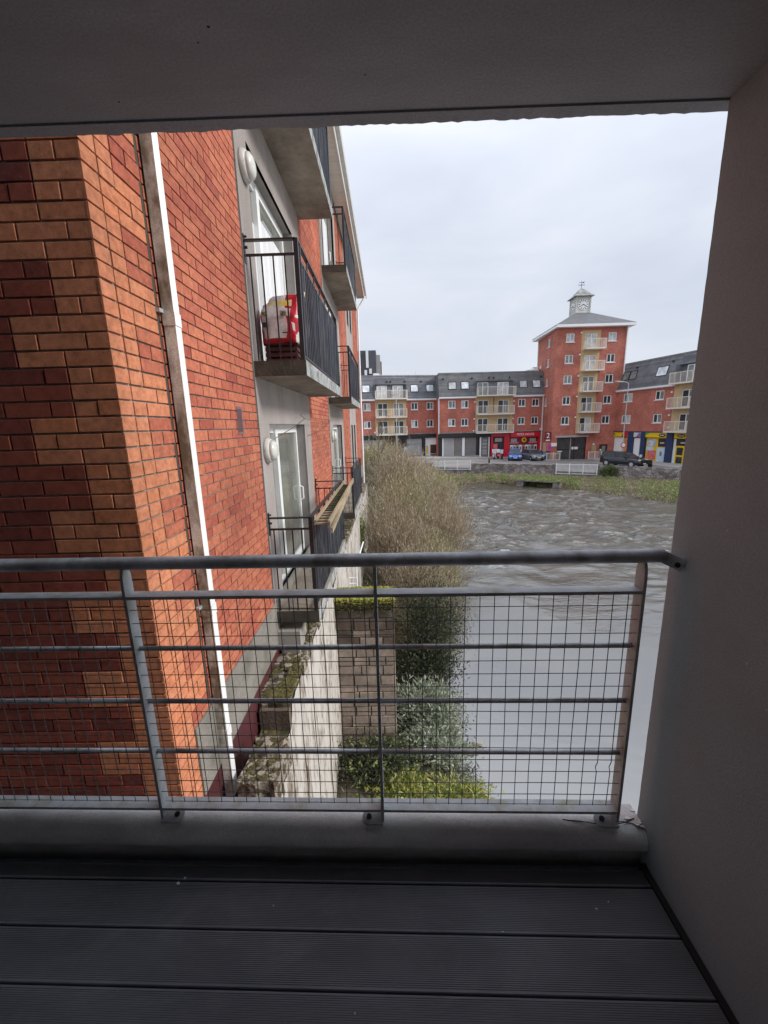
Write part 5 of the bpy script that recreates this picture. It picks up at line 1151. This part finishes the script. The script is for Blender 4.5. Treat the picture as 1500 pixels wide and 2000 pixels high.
# ---- clock tower
T0 = (22.634, 56.621); zbt = -5.4; TW, TD, EZ = 9.1, 8.18, 11.85
tow = thing('clock_tower_building', 'tall red brick tower block with hipped slate roof and white clock cupola', 'building', (T0[0], T0[1], zbt), R(.3))
ft = FP(tow, (0, 0), 0, zbt); zl = [10.62, 7.96, 5.37, 2.64, -.01]
wh = [(u - .55, u + .55, z - .55, z + .55) for u in (1.75, 7.28) for z in zl]; gate_h = (.85, 4.88, -5.38, -2.28); door_h = (6.7, 7.88, -5.38, -3.35)
bays_z = [9.18, 6.48, 3.8, 1.13, -1.57]
ft.wall('brick_wall', 'far_brick', 0, 3.25, zbt, EZ, [h for h in wh if h[1] < 3.2] + [(.85, 3.25, gate_h[2], gate_h[3])]); ft.wall('brick_wall', 'far_brick', 5.7, TW, zbt, EZ, [h for h in wh if h[0] > 5.7] + [door_h])
ft.wall('brick_wall', 'far_brick', 3.25, 5.7, zbt, -1.75, [(3.25, 4.88, gate_h[2], gate_h[3])]); ft.wall('brick_wall', 'far_brick', 3.25, 5.7, 11.45, EZ, [])
dh = [(3.72, 5.3, z, z + 1.92) for z in bays_z]
ft.wall('render_bay', 'cream', 3.25, 5.7, -1.75, 11.45, dh)
for k, (a, b, z0, z1) in enumerate(dh): ft.door(a, b, z0, z1, g=['glass_pale', 'glass_pale', 'glass_mid', ('glass', 'glass_mid'), ('glass', 'glass_pale')][k])
for h in wh:
    z = (h[2] + h[3]) / 2; ft.window((h[0] + h[1]) / 2, z, 1.1, 1.1, g='glass_pale' if z > 10 else ('glass_mid' if z > 5 and h[0] < 3 else 'glass'))
for z in bays_z: ft.balcony(3.45, 6.05, z, 1.0)
wall_lights(ft, [(3.1, z + 2.0) for z in bays_z])
aw = math.atan2(-TD, -.58)                       # left flank, seen obliquely, runs from the back corner forward
ftl = FP(tow, (.58, TD), math.atan2(-TD, -.58), zbt)
LT = math.hypot(TD, .58)
ftl.wall('brick_wall', 'far_brick', 0, LT, zbt, EZ, [(4.35, 5.4, z - .55, z + .55) for z in zl[:4]])
for z in zl[:4]: ftl.window(4.875, z, 1.05, 1.1, g='glass_mid')
ftl.box('wall_lamp', 'white', 1.6, 1.95, -.14, 0, 7.6, 8.0)
mb = MB(); mb.box(TW - .02, TW, 0.01, TD, 0, EZ - zbt); mb.box(.6, TW, TD - .02, TD, 0, EZ - zbt); mb.build('brick_wall', 'far_brick', tow)
mb = MB(); mb.box(TW - .03, TW + .1, -.12, .0, 1.0, EZ - zbt); mb.build('downpipe', 'white', tow); mb = MB(); mb.box(.5, .6, TD - .1, TD + .05, 8, EZ - zbt); mb.build('downpipe', 'white', tow)
ov = .72; ez = EZ - zbt
cn = [(-ov + .35, -ov), (TW + ov, -ov), (TW + ov, TD + ov), (.58 - ov, TD + ov)]; ct = [(3.55, 3.0), (5.55, 3.0), (5.55, 5.1), (3.55, 5.1)]; zt = 14.35 - zbt
mb = MB(); mb.add([(*p, ez - .02) for p in cn] + [(*p, ez + .3) for p in cn], BOXF); mb.build('eaves_fascia', 'white', tow)
mb = MB(); mb.add([(p[0] - (.05 if p[0] < 4 else -.05), p[1], ez + .32) for p in cn] + [(*p, zt) for p in ct], [(0, 3, 2, 1), (4, 5, 6, 7), (0, 1, 5, 4), (1, 2, 6, 5), (2, 3, 7, 6), (3, 0, 4, 7)]); rf = mb.build('hipped_roof', 'tower_slate', tow)
# cupola
cu0, cu1, cv0, cv1 = 3.6, 5.5, 3.1, 5.0; cz0, cz1 = 14.2 - zbt, 16.45 - zbt
mb = MB(); mb.box(cu0, cu1, cv0, cv1, cz0, cz1); cup = mb.build('cupola', 'cupola', tow)
mb = MB(); mb.box(cu0 - .06, cu1 + .06, cv0 - .06, cv1 + .06, cz0 + .05, cz0 + .25); mb.build('base_moulding', 'cupola', cup)
for (x, y) in ((cu0, cv0), (cu1, cv0), (cu0, cv1), (cu1, cv1)): mb = MB(); mb.box(x - .07, x + .07, y - .07, y + .07, cz0, cz1); mb.build('corner_pilaster', 'cupola', cup)
mb = MB(); cx_, cy_ = (cu0 + cu1) / 2, (cv0 + cv1) / 2; o_ = .38
rings = [(1.33, 0), (1.30, .05), (.95, .32), (.62, .72), (.33, 1.02), (.04, 1.25)]; vsx = []
for r0, h0 in rings: vsx += [(cx_ - r0, cy_ - r0, cz1 + h0), (cx_ + r0, cy_ - r0, cz1 + h0), (cx_ + r0, cy_ + r0, cz1 + h0), (cx_ - r0, cy_ + r0, cz1 + h0)]
mb.add(vsx, [(i * 4 + j, i * 4 + (j + 1) % 4, (i + 1) * 4 + (j + 1) % 4, (i + 1) * 4 + j) for i in range(5) for j in range(4)] + [(3, 2, 1, 0), (20, 21, 22, 23)]); mb.build('cupola_roof', 'lead', cup)
zc = cz1 - 1.02
def clock(fn):
    mb = MB(); vsx = [fn(0, 0, -.03)] + [fn(.72 * math.cos(a), .72 * math.sin(a), -.03) for a in [i * math.pi / 16 for i in range(32)]]; mb.add(vsx, [(0, 1 + i, 1 + (i + 1) % 32) for i in range(32)]); mb.build('clock_face', 'white', cup)
    mb = MB()
    for i in range(12):
        a = i * math.pi / 6; ca, sa = math.cos(a), math.sin(a); w_ = .035
        mb.add([fn(r0 * ca - s * sa * w_, r0 * sa + s * ca * w_, -.045) for r0, s in ((.42, -1), (.42, 1), (.66, 1.4), (.66, -1.4))], [(0, 1, 2, 3)])
    for a, l_ in ((math.radians(212), .5), (math.radians(-32), .62)):
        ca, sa = math.cos(a), math.sin(a); mb.add([fn(-.05 * sa, .05 * ca, -.06), fn(.05 * sa, -.05 * ca, -.06), fn(l_ * ca + .02 * sa, l_ * sa - .02 * ca, -.06), fn(l_ * ca - .02 * sa, l_ * sa + .02 * ca, -.06)], [(0, 1, 2, 3)])
    mb.build('clock_hands_and_hours', 'black_trim', cup)
clock(lambda a, b, d: (cx_ + a, cv0 + d, zc + b)); clock(lambda a, b, d: (cu0 + d, cy_ - a, zc + b))
mb = MB(); zt = cz1 + 1.22; mb.tube([(cx_, cy_, zt), (cx_, cy_, zt + .95)], .03, 6); mb.tube([(cx_ - .35, cy_, zt + .45), (cx_ + .35, cy_, zt + .45)], .022, 5); mb.tube([(cx_, cy_ - .35, zt + .45), (cx_, cy_ + .35, zt + .45)], .022, 5)
mb.box(cx_ - .38, cx_ + .1, cy_ - .012, cy_ + .012, zt + .76, zt + .80); mb.prism([(cx_ + .05, zt + .78), (cx_ + .38, zt + .9), (cx_ + .32, zt + .78), (cx_ + .38, zt + .66)], cy_ - .012, cy_ + .012, 'y')
for q in ((-.35, 0), (.35, 0)): mb.box(cx_ + q[0] - .05, cx_ + q[0] + .05, cy_ - .02, cy_ + .02, zt + .4, zt + .5)
mb.build('weather_vane', 'black_metal', cup)
ft.box('gate_lintel', 'kerb', .48, 5.1, -.08, 0, -2.28, -2.03)
gt = ft.box('gate', 'black_trim', .85, 4.88, .35, .4, zbt, -2.28); mb = MB(); u = .95
while u < 4.85: ft.boxm(mb, u - .02, u + .02, .27, .31, -5.35, -2.32); u += .16
mb.build('gate_bars', 'shutter_dark', gt); ft.box('gate_rail', 'black_trim', .85, 4.88, .24, .27, -4.0, -3.9, gt); ft.box('meeting_stile', 'shutter', 2.75, 2.87, .2, .26, -5.35, -2.4, gt)
ft.box('gate_notice', 'white', 2.98, 3.85, .18, .22, -3.95, -3.6, gt); ft.box('gate_notice', 'white', 1.0, 1.7, .2, .23, -4.25, -4.12, gt)
dr = ft.box('entrance_door', 'door_dark', 6.7, 7.88, .1, .16, zbt, -3.35); ft.box('door_glass', 'glass_mid', 7.15, 7.6, .08, .1, -4.9, -3.6, dr); ft.box('door_notice', 'white', 6.85, 7.1, .08, .1, -4.2, -4.0, dr)
ft.box('meter_box', 'tan_box', 5.58, 6.2, -.2, 0, -4.5, -3.45)
ft.box('wall_lamp', 'white', 5.75, 5.95, -.2, 0, -3.4, -3.2)
# sign and posters at the foot of the tower
s2 = ft.box('projecting_sign', 'dark_red', -.95, -.03, -.12, -.02, -2.72, -1.45); text('lettering', '2', 1.0, 'white', s2, ft.p(-.49, -.13, -1.98), (R(90), 0, 0)); ft.box('sign_strip', 'white', -.8, -.2, -.135, -.122, -2.66, -2.52, s2)
ft.box('poster', 'pink', -.55, .0, -.1, -.02, -4.05, -3.0); ft.box('poster', 'magenta', -.42, -.05, -.13, -.1, -3.95, -3.1); ft.box('notice_board', 'white', .03, .8, -.06, 0, -3.45, -3.0); ft.box('poster', 'tan_box', -1.1, -.65, -.1, -.02, -4.2, -2.9)
dish = MB(); dish.lathe([(.0, 0), (.25, .03), (.42, .13), (.43, .13)], 14, ftl.p(.2, -.7, 7.3), 'x'); dish.build('satellite_dish', 'shutter_dark', tow); ftl.box('dish_arm', 'galv', .15, .2, -.7, 0, 7.25, 7.3); 
mb = MB(); f2.boxm(mb, 13.6, 15.3, 2.2, 3.6, ZR - .05, ZR + .45); f2.boxm(mb, 14.6, 15.3, 2.4, 3.4, ZR + .45, ZR + .85); mb.build('roof_plant', 'white', blk2)
# ---- right block, its face running down the river
A4 = (31.064, 57.584); ang4 = R(-76.7); zb4 = -5.45
blk4 = thing('apartment_block', 'red brick apartment block on the right with dark mansard above the yellow fronted shop', 'building', (A4[0], A4[1], zb4), ang4)
f4 = FP(blk4, (0, 0), 0, zb4)
holes = [(1.95, 3.45, z - .54, z + .54) for z in (2.72, -.04)] + [(6.82, 8.05, z - .54, z + .54) for z in (2.68, -.04)]
f4.wall('brick_wall', 'far_brick', 0, 9.35, -1.62, ZG - .1, holes)
for k, h in enumerate(holes): f4.window((h[0] + h[1]) / 2, (h[2] + h[3]) / 2, h[1] - h[0], 1.08, g=('glass_mid', 'glass_pale') if k < 2 else ('glass', 'glass_mid'), mid=.5)
dh = [(10.3, 11.95, 1.15, 3.05), (10.3, 11.95, -1.45, .42), (12.6, 14.2, 1.15, 3.05), (12.6, 14.2, -1.45, .42)]
f4.wall('render_bay', 'cream', 9.35, 15, -1.62, ZG, dh); f4.wall('brick_wall', 'far_brick', 15, 24, zb4, ZG, []); f4.box('rear_wing', 'far_brick', .1, 24, .8, 8, zb4, ZG)
for a, b, z0, z1 in dh: f4.door(a, b, z0, z1, g=('glass', 'glass_mid'))
f4.door(10.2, 11.8, 3.86, 5.75, g=('glass_mid', 'glass_pale'), d=.5); f4.door(12.4, 14, 3.86, 5.75, g='glass_mid', d=.5)
mansard(f4, 0, 24, [(9.35, 15)], 8, 'slate')
f4.skylight(1.8, 5.5, .95, .98, slope, 'glass_mid'); f4.skylight(2.95, 5.5, .95, .98, slope, 'glass_mid'); f4.skylight(7.2, 5.45, 1.4, 1.0, slope); vents(f4, (3.2, 8.3), 6.4)
for z in (3.84, 1.12, -1.52): f4.balcony(9.35, 14.9, z, .95)
f4.boxm(mb := MB(), .12, .26, -.16, -.04, -1.7, ZG - .1); mb.build('downpipe', 'white', blk4); wall_lights(f4, [(9.1, 2.9), (9.1, .3), (9.15, -1.1)])
ys = f4.box('corner_shop_front', 'navy', .35, 15, .2, .3, zb4, -1.62)
rect(f4, 'fascia', 'sign_yellow', .62, 9.2, -2.32, -1.72, .1, .2, ys); rect(f4, 'fascia_edge', 'navy', .3, 15, -1.72, -1.6, .1, .26, ys); rect(f4, 'fascia', 'sign_yellow', 10.1, 15, -2.36, -1.74, .1, .2, ys)
def para(nm, mt, a, b, c, e, z0, z1): mb = MB(); mb.add([f4.p(a, -.125, z0), f4.p(b, -.125, z0), f4.p(e, -.125, z1), f4.p(c, -.125, z1), f4.p(a, -.105, z0), f4.p(b, -.105, z0), f4.p(e, -.105, z1), f4.p(c, -.105, z1)], BOXF); mb.build(nm, mt, ys)
para('sign_stripe', 'poster_blue', 4.4, 4.7, 4.4, 5.6, -2.3, -1.74); para('sign_stripe', 'magenta', 4.75, 5.1, 5.2, 5.8, -2.3, -1.74); para('sign_stripe', 'green_sign', 5.15, 5.5, 5.85, 6.9, -2.3, -1.74); para('sign_stripe', 'sign_red', 2.3, 3.3, 2.7, 3.45, -2.3, -1.74)
def oval(u, z, w_, h_, m1='black_trim', d=-.13):
    mb = MB(); mb.add([f4.p(u + w_ * math.cos(i * math.pi / 10), d, z + h_ * math.sin(i * math.pi / 10)) for i in range(20)] + [f4.p(u + w_ * math.cos(i * math.pi / 10), d + .03, z + h_ * math.sin(i * math.pi / 10)) for i in range(20)], [tuple(range(20))[::-1], tuple(range(20, 40))] + [(i, (i + 1) % 20, 20 + (i + 1) % 20, 20 + i) for i in range(20)]); o = mb.build('oval_logo', m1, ys)
    mb = MB(); r_ = random.Random(int(u * 10)); x = u - w_ * .6
    while x < u + w_ * .6: hh = h_ * r_.uniform(.2, .42); mb.add([f4.p(x, d - .01, z - hh), f4.p(x + w_ * .12, d - .01, z - hh), f4.p(x + w_ * .15, d - .01, z + hh), f4.p(x + w_ * .03, d - .01, z + hh)], [(0, 1, 2, 3)]); x += w_ * .2
    mb.build('logo_script', 'white', o)
oval(8.55, -2.03, .48, .2); oval(11.0, -2.05, .5, .2); oval(.95, -2.0, .22, .18)
for a, b in ((.38, .85), (3.52, 4.3), (5.57, 6.15), (9.2, 10.0)): rect(f4, 'pillar', 'navy', a, b, zb4, -1.66, .0, .22, ys)
rect(f4, 'frosted_window', 'white', .9, 2.6, -4.9, -2.42, .15, .05, ys); rect(f4, 'poster', 'orange', 2.62, 3.5, -4.9, -2.42, .15, .05, ys); rect(f4, 'white_panel', 'white', 4.32, 5.55, -5.2, -2.45, .15, .08, ys)
rect(f4, 'window_frame', 'sign_yellow', 6.15, 9.15, -5.4, -2.4, .17, .03, ys); rect(f4, 'window_glass', 'glass_pale', 6.3, 7.6, -3.4, -2.5, .13, .02, ys); rect(f4, 'poster', 'pink', 6.6, 7.65, -5.0, -3.9, .12, .03, ys); rect(f4, 'poster', 'poster_blue', 6.3, 7.3, -3.95, -3.45, .12, .02, ys); rect(f4, 'poster', 'orange', 6.3, 6.75, -4.9, -4.0, .12, .02, ys)
rect(f4, 'window_glass', 'door_dark', 7.9, 9.0, -3.4, -2.45, .13, .03, ys); oval(8.45, -2.95, .42, .27, 'black_trim', .08); rect(f4, 'poster', 'poster_blue', 7.85, 9.0, -5.2, -3.5, .12, .03, ys); rect(f4, 'poster_picture', 'glass_mid', 8.3, 8.55, -4.5, -4.0, .085, .02, ys); rect(f4, 'white_post', 'white', 9.0, 9.2, -5.3, -2.4, .12, .05, ys)
rect(f4, 'white_post', 'white', 10.02, 10.3, -5.4, -2.45, .12, .08, ys); rect(f4, 'transom', 'door_dark', 10.35, 14, -3.15, -2.45, .15, .05, ys); oval(11.15, -2.85, .48, .24, 'black_trim', .09); dr = rect(f4, 'entrance_door', 'sign_yellow', 10.3, 12.4, -5.4, -3.2, .16, .08, ys)
for a in (10.5, 11.5):
    for z0, z1 in ((-5.2, -4.45), (-4.25, -3.4)): rect(f4, 'door_glass', 'glass', a, a + .75, z0, z1, .075, .02, ys)
# ---- dark service tower with antennas behind the left block
bt = thing('dark_office_block', 'dark grey clad rooftop block with white mobile antennas rising behind the left apartments', 'building', (-9, 85, -5))
mb = MB(); mb.box(0, 7.1, 0, 9, 0, 19.7); mb.build('cladding', 'grey_block', bt); mb = MB(); mb.box(7.1, 7.9, .5, 9, 0, 18.9); mb.build('stair_core', 'shutter', bt); mb = MB(); mb.box(7.95, 8.2, .5, 1, 14.6, 17.6); mb.build('antenna', 'grey_block', bt)
for (x, z, w_, h_) in ((5.1, 16.4, .5, 3.3), (4.75, 15.0, .5, .95), (5.7, 15.25, .5, .95), (2.9, 16.5, .5, .3)): mb = MB(); mb.box(x, x + w_, -.4, -.1, z, z + h_); mb.build('antenna', 'white', bt)
for z in (11.8, 13.0, 14.0): mb = MB(); mb.box(0, 7.05, -.15, 0, z, z + .14); mb.build('cladding_rail', 'shutter', bt)
mb = MB(); mb.box(8.4, 9.4, 0, 1, 12.4, 14.6); mb.build('plant_cabinet', 'white', bt)
for i in range(3): mb = MB(); mb.bar((8.6 + i * .2, .2, 14.2 - i), (11.5, .2, 11.6), .09, .09); mb.build('cable_stay', 'white', bt)

# ------------------------------------------------------------------ street furniture and vehicles
def street_lamp(label, x, y, zb, zt, arm, arm_dir):
    t = thing('street_lamp', label, 'street lamp', (x, y, zb)); h = zt - zb
    mb = MB(); mb.tube([(0, 0, 0), (0, 0, 1.1), (0, 0, 1.15), (0, 0, h - .15)], [.10, .10, .06, .045], 10); mb.build('pole', 'galv_dull', t)
    a = Vector((*arm_dir, 0)).normalized() * arm; mb = MB(); mb.tube([(0, 0, h - .2), (a.x * .35, a.y * .35, h - .02), (a.x * .7, a.y * .7, h)], .03, 6); mb.build('arm', 'galv_dull', t)
    mb = MB(); mb.bar((a.x * .6, a.y * .6, h), (a.x * 1.35, a.y * 1.35, h + .02), .26, .12); mb.build('lantern', 'shutter', t)
    mb = MB(); mb.bar((a.x * .68, a.y * .68, h - .075), (a.x * 1.25, a.y * 1.25, h - .06), .18, .05); mb.build('lantern_glass', 'lamp_glass', t); return t
street_lamp('slim grey street lamp standing before the cream balconies of the left block', 1.2, 52, zs(1.2), 3.7, .5, (-.8, -.6))
l2 = street_lamp('tall grey street lamp on the pavement of the yellow fronted shop, carrying a round sign', 28.4, 49.4, zs(28) + .1, 4.25, 1.5, (-1, -.35))
mb = MB(); mb.lathe([(.32, 0), (.32, -.03), (.001, -.03)], 20, (0, -.12, 2.15), 'y'); s_ = mb.build('round_sign', 'sign_red', l2); mb = MB(); mb.lathe([(.23, -.031), (.23, -.04), (.001, -.04)], 20, (0, -.12, 2.15), 'y'); mb.build('sign_face', 'white', s_)
mb = MB(); mb.tube([(0, 0, 0), (0, 0, .05)], .01, 4)
def car(label, x, y, rz, L_, W_c, H_, mt, kind='hatch'):
    t = thing('parked_car', label, 'car', (x, y, zs(x) + .01), rz); hw = W_c / 2
    # cross sections from tail to nose: x, belt height, sill height, half width
    if kind == 'hatch': st = [(-.5, .62, .42, .78), (-.485, .86, .30, .90), (-.36, .93, .22, 1.), (0, .93, .2, 1.), (.20, .90, .2, 1.), (.36, .80, .22, .98), (.455, .70, .26, .9), (.5, .55, .34, .74)]
    else: st = [(-.5, .72, .46, .82), (-.49, 1.0, .34, .93), (-.36, 1.06, .28, 1.), (0, 1.06, .26, 1.), (.24, 1.02, .26, 1.), (.38, .95, .28, .98), (.465, .85, .32, .92), (.5, .66, .40, .8)]
    mb = MB(); vsx = []
    for (sx_, zb_, zl_, w_) in st:
        X = sx_ * L_; w_ = w_ * hw; m_ = (zb_ + zl_) / 2
        vsx += [(X, -w_ * .9, zl_), (X, -w_, zl_ + .1), (X, -w_, m_), (X, -w_ * .95, zb_ - .05), (X, -w_ * .86, zb_), (X, w_ * .86, zb_), (X, w_ * .95, zb_ - .05), (X, w_, m_), (X, w_, zl_ + .1), (X, w_ * .9, zl_)]
    k = 10; mb.add(vsx, [(i * k + j, (i + 1) * k + j, (i + 1) * k + (j + 1) % k, i * k + (j + 1) % k) for i in range(len(st) - 1) for j in range(k)] + [tuple(range(k)), tuple((len(st) - 1) * k + j for j in range(k))[::-1]])
    body = mb.build('body', mt, t, smooth=True)
    if kind == 'hatch': gh = [(-.47, -.40, 0), (.22, .06, 0)]; rb_, rf_ = (-.40, .05)
    else: rb_, rf_ = (-.44, .06)
    bz = .92 if kind == 'hatch' else 1.04; b0, b1 = (-.475, .235) if kind == 'hatch' else (-.49, .26)
    v = [(b0 * L_, -hw * .88, bz), (b1 * L_, -hw * .86, bz - .03), (b1 * L_, hw * .86, bz - .03), (b0 * L_, hw * .88, bz), (rb_ * L_, -hw * .70, H_ - .05), (rf_ * L_, -hw * .70, H_ - .05), (rf_ * L_, hw * .70, H_ - .05), (rb_ * L_, hw * .70, H_ - .05)]
    mb = MB(); mb.add(v, BOXF); mb.build('windows', 'glass', t)
    v2 = [(rb_ * L_ - .02, -hw * .70, H_ - .055), (rf_ * L_ + .04, -hw * .70, H_ - .055), (rf_ * L_ + .04, hw * .70, H_ - .055), (rb_ * L_ - .02, hw * .70, H_ - .055), (rb_ * L_ + .12, -hw * .6, H_), (rf_ * L_ - .15, -hw * .6, H_), (rf_ * L_ - .15, hw * .6, H_), (rb_ * L_ + .12, hw * .6, H_)]
    mb = MB(); mb.add(v2, BOXF); mb.build('roof_panel', mt, t, smooth=False)
    mb = MB()
    for s in (-1, 1):
        for (bx, rx_) in ((b0 + .005, rb_), (b1 - .005, rf_), (-.12, -.12), (-.33, -.32)): mb.bar((bx * L_, s * hw * .875, bz), (rx_ * L_, s * hw * .705, H_ - .05), .05, .03, (0, 1, 0))
    mb.build('pillars', mt, t)
    for sx_ in (-.31, .31):
        for s in (-1, 1):
            r0 = .32 if kind == 'hatch' else .36; mb = MB(); mb.lathe([(r0 * .55, -.1), (r0, -.09), (r0, .09), (r0 * .55, .1)], 20, (sx_ * L_, s * (hw - .09), r0), 'y'); wh_ = mb.build('wheel', 'rubber', t)
            mb = MB(); mb.lathe([(.001, -.105), (r0 * .6, -.1), (r0 * .6, .1), (.001, .105)], 12, (sx_ * L_, s * (hw - .09), r0), 'y'); mb.build('rim', 'chrome', wh_)
            mb = MB(); mb.lathe([(r0 + .05, -.02), (r0 + .05, .012), (.001, .012)] if s > 0 else [(.001, -.012), (r0 + .05, -.012), (r0 + .05, .02)], 20, (sx_ * L_, s * (hw * .985), r0 + .02), 'y'); mb.build('wheel_arch', 'black_trim', t)
    for s in (-1, 1):
        mb = MB(); zz = .62 if kind == 'hatch' else .76; mb.box(L_ * .445, L_ * .478, s * hw * .68 - .17, s * hw * .68 + .17, zz, zz + .15); mb.build('headlight', 'lamp_clear', t)
        mb = MB(); mb.box(-L_ * .5, -L_ * .47, s * hw * .72 - .12, s * hw * .72 + .12, zz + .02, zz + .26); mb.build('tail_light', 'lamp_red', t)
        mb = MB(); mb.box(L_ * .14, L_ * .18, s * (hw + .08) - .08, s * (hw + .08) + .08, bz - .02, bz + .1); mb.build('wing_mirror', mt, t)
    mb = MB(); mb.box(L_ * .485, L_ * .505, -.26, .26, .40, .50); mb.build('number_plate', 'white', t); mb = MB(); mb.box(-L_ * .512, -L_ * .495, -.26, .26, .5, .61); mb.build('number_plate', 'white', t)
    mb = MB(); mb.box(L_ * .47, L_ * .503, -.5, .5, .36 if kind == 'hatch' else .5, .58 if kind == 'hatch' else .72); mb.build('grille', 'black_trim', t)
M['car_blue'] = simple('metallic_blue_paint', (.03, .16, .55), .25, .2, var=.05); M['car_blue'].node_tree.nodes['Principled BSDF'].inputs['Coat Weight'].default_value = .8
M['car_grey'] = simple('silver_grey_paint', (.22, .24, .26), .28, .3, var=.05); M['car_black'] = simple('black_car_paint', (.012, .014, .018), .18, 0., var=.05)
M['car_black'].node_tree.nodes['Principled BSDF'].inputs['Coat Weight'].default_value = .3; M['bin_blue'] = simple('blue_bin_plastic', (.03, .09, .32), .45)
car('bright blue hatchback parked nose out in front of the red takeaway', 17.55, 56.0, R(-106), 4.0, 1.75, 1.48, 'car_blue')
car('silver grey hatchback with black windscreen parked beside the blue hatchback', 20.05, 56.3, R(-84), 4.05, 1.76, 1.46, 'car_grey')
car('black people carrier parked side on behind the quay wall in front of the yellow shop', 27.05, 46.6, R(-62), 4.75, 1.85, 1.68, 'car_black', 'mpv')
def moped(label, x, y, rz, mt, box=True):
    t = thing('moped', label, 'moped', (x, y, zs(x) + .02), rz)
    for sx_ in (-.62, .62): mb = MB(); mb.lathe([(.15, -.05), (.25, -.045), (.25, .045), (.15, .05)], 16, (sx_, 0, .25), 'y'); wh_ = mb.build('wheel', 'rubber', t); mb = MB(); mb.lathe([(.001, -.04), (.155, -.035), (.155, .035), (.001, .04)], 10, (sx_, 0, .25), 'y'); mb.build('rim', 'chrome', wh_)
    mb = MB(); mb.prism([(-.75, .42), (-.2, .34), (.18, .28), (.3, .3), (.44, .78), (.52, 1.0), (.42, 1.02), (.26, .55), (.1, .36), (-.12, .42), (-.2, .72), (-.72, .74)], -.16, .16, 'y'); mb.build('fairing', mt, t)
    mb = MB(); mb.prism([(-.7, .74), (-.16, .73), (-.14, .8), (-.66, .84)], -.14, .14, 'y'); mb.build('seat', 'black_trim', t)
    mb = MB(); mb.tube([(.44, -.34, 1.08), (.48, 0, 1.03), (.44, .34, 1.08)], .02, 6); mb.tube([(.48, 0, 1.0), (.6, 0, .28)], .03, 6); mb.build('handlebar', 'black_trim', t)
    mb = MB(); mb.prism([(.5, .75), (.56, 1.35), (.53, 1.35), (.47, .75)], -.2, .2, 'y'); mb.build('windscreen', 'lamp_clear', t); mb = MB(); mb.box(.5, .56, -.08, .08, .84, .96); mb.build('headlight', 'lamp_clear', t)
    if box: mb = MB(); mb.box(-.95, -.5, -.24, .24, .86, 1.32); mb.build('delivery_box', 'white', t)
moped('white delivery moped with a carrier box parked outside the takeaway door', 14.95, 57.0, R(-100), 'white'); moped('red and white delivery moped just right of the white one', 15.9, 57.5, R(-80), 'pink')
moped('dark motorbike with a bright headlight parked nose to nose with the black people carrier', 28.5, 45.0, R(115), 'black_trim', False)
bn = thing('wheelie_bin', 'blue wheelie bin beside the silver hatchback at the foot of the tower', 'bin', (21.95, 57.6, zs(22) + .01))
mb = MB(); mb.add([(-.42, -.35, .08), (.42, -.35, .08), (.42, .35, .08), (-.42, .35, .08), (-.52, -.42, 1.1), (.52, -.42, 1.1), (.52, .42, 1.1), (-.52, .42, 1.1)], BOXF); mb.build('bin_body', 'bin_blue', bn); mb = MB(); mb.box(-.56, .56, -.47, .45, 1.1, 1.2); mb.build('lid', 'bin_blue', bn)
mb = MB(); mb.box(-.08, .32, -.43, -.38, .55, .95); mb.build('label_panel', 'poster_blue', bn)
for x in (-.35, .35): mb = MB(); mb.lathe([(.1, -.03), (.1, .03)], 10, (x, .38, .1), 'x'); mb.build('wheel', 'rubber', bn)
fence('pedestrian_barrier', 'beige steel pedestrian barrier left of the tower gateway', (21.75, 55.6), (23.5, 55.5), zs(23), zs(23) + 1.05, 3, None, 'cream_rail')
fence('pedestrian_barrier', 'pinkish steel pedestrian barrier between the tower gateway and the brown door', (27.6, 55.9), (29.3, 55.8), zs(28), zs(28) + 1.05, 3, None, 'cream_rail')
gh = thing('green_hoarding', 'low green printed hoarding panel beyond the scrub at the far left', 'hoarding', (-3.6, 55.0, zs(-3)))
mb = MB(); mb.box(0, 2.1, 0, .08, .5, 1.5); mb.build('panel', 'green_sign', gh)
mb = MB(); r_ = random.Random(3)
for i in range(7): x, z = r_.uniform(.1, 1.8), r_.uniform(.6, 1.3); mb.box(x, x + .22, -.012, 0, z, z + .07)
mb.build('printed_marks', 'white', gh)
for x in (.05, 1.95): mb = MB(); mb.box(x, x + .1, .08, .18, 0, 1.5); mb.build('post', 'galv', gh)
bl = thing('bollard', 'short dark bollard on the quay just right of the left white railing', 'bollard', (11.9, 47.6, zs(12))); mb = MB(); mb.lathe([(.09, 0), (.09, .7), (.11, .72), (.11, .8), (.04, .88)], 10); mb.build('bollard_post', 'black_trim', bl)
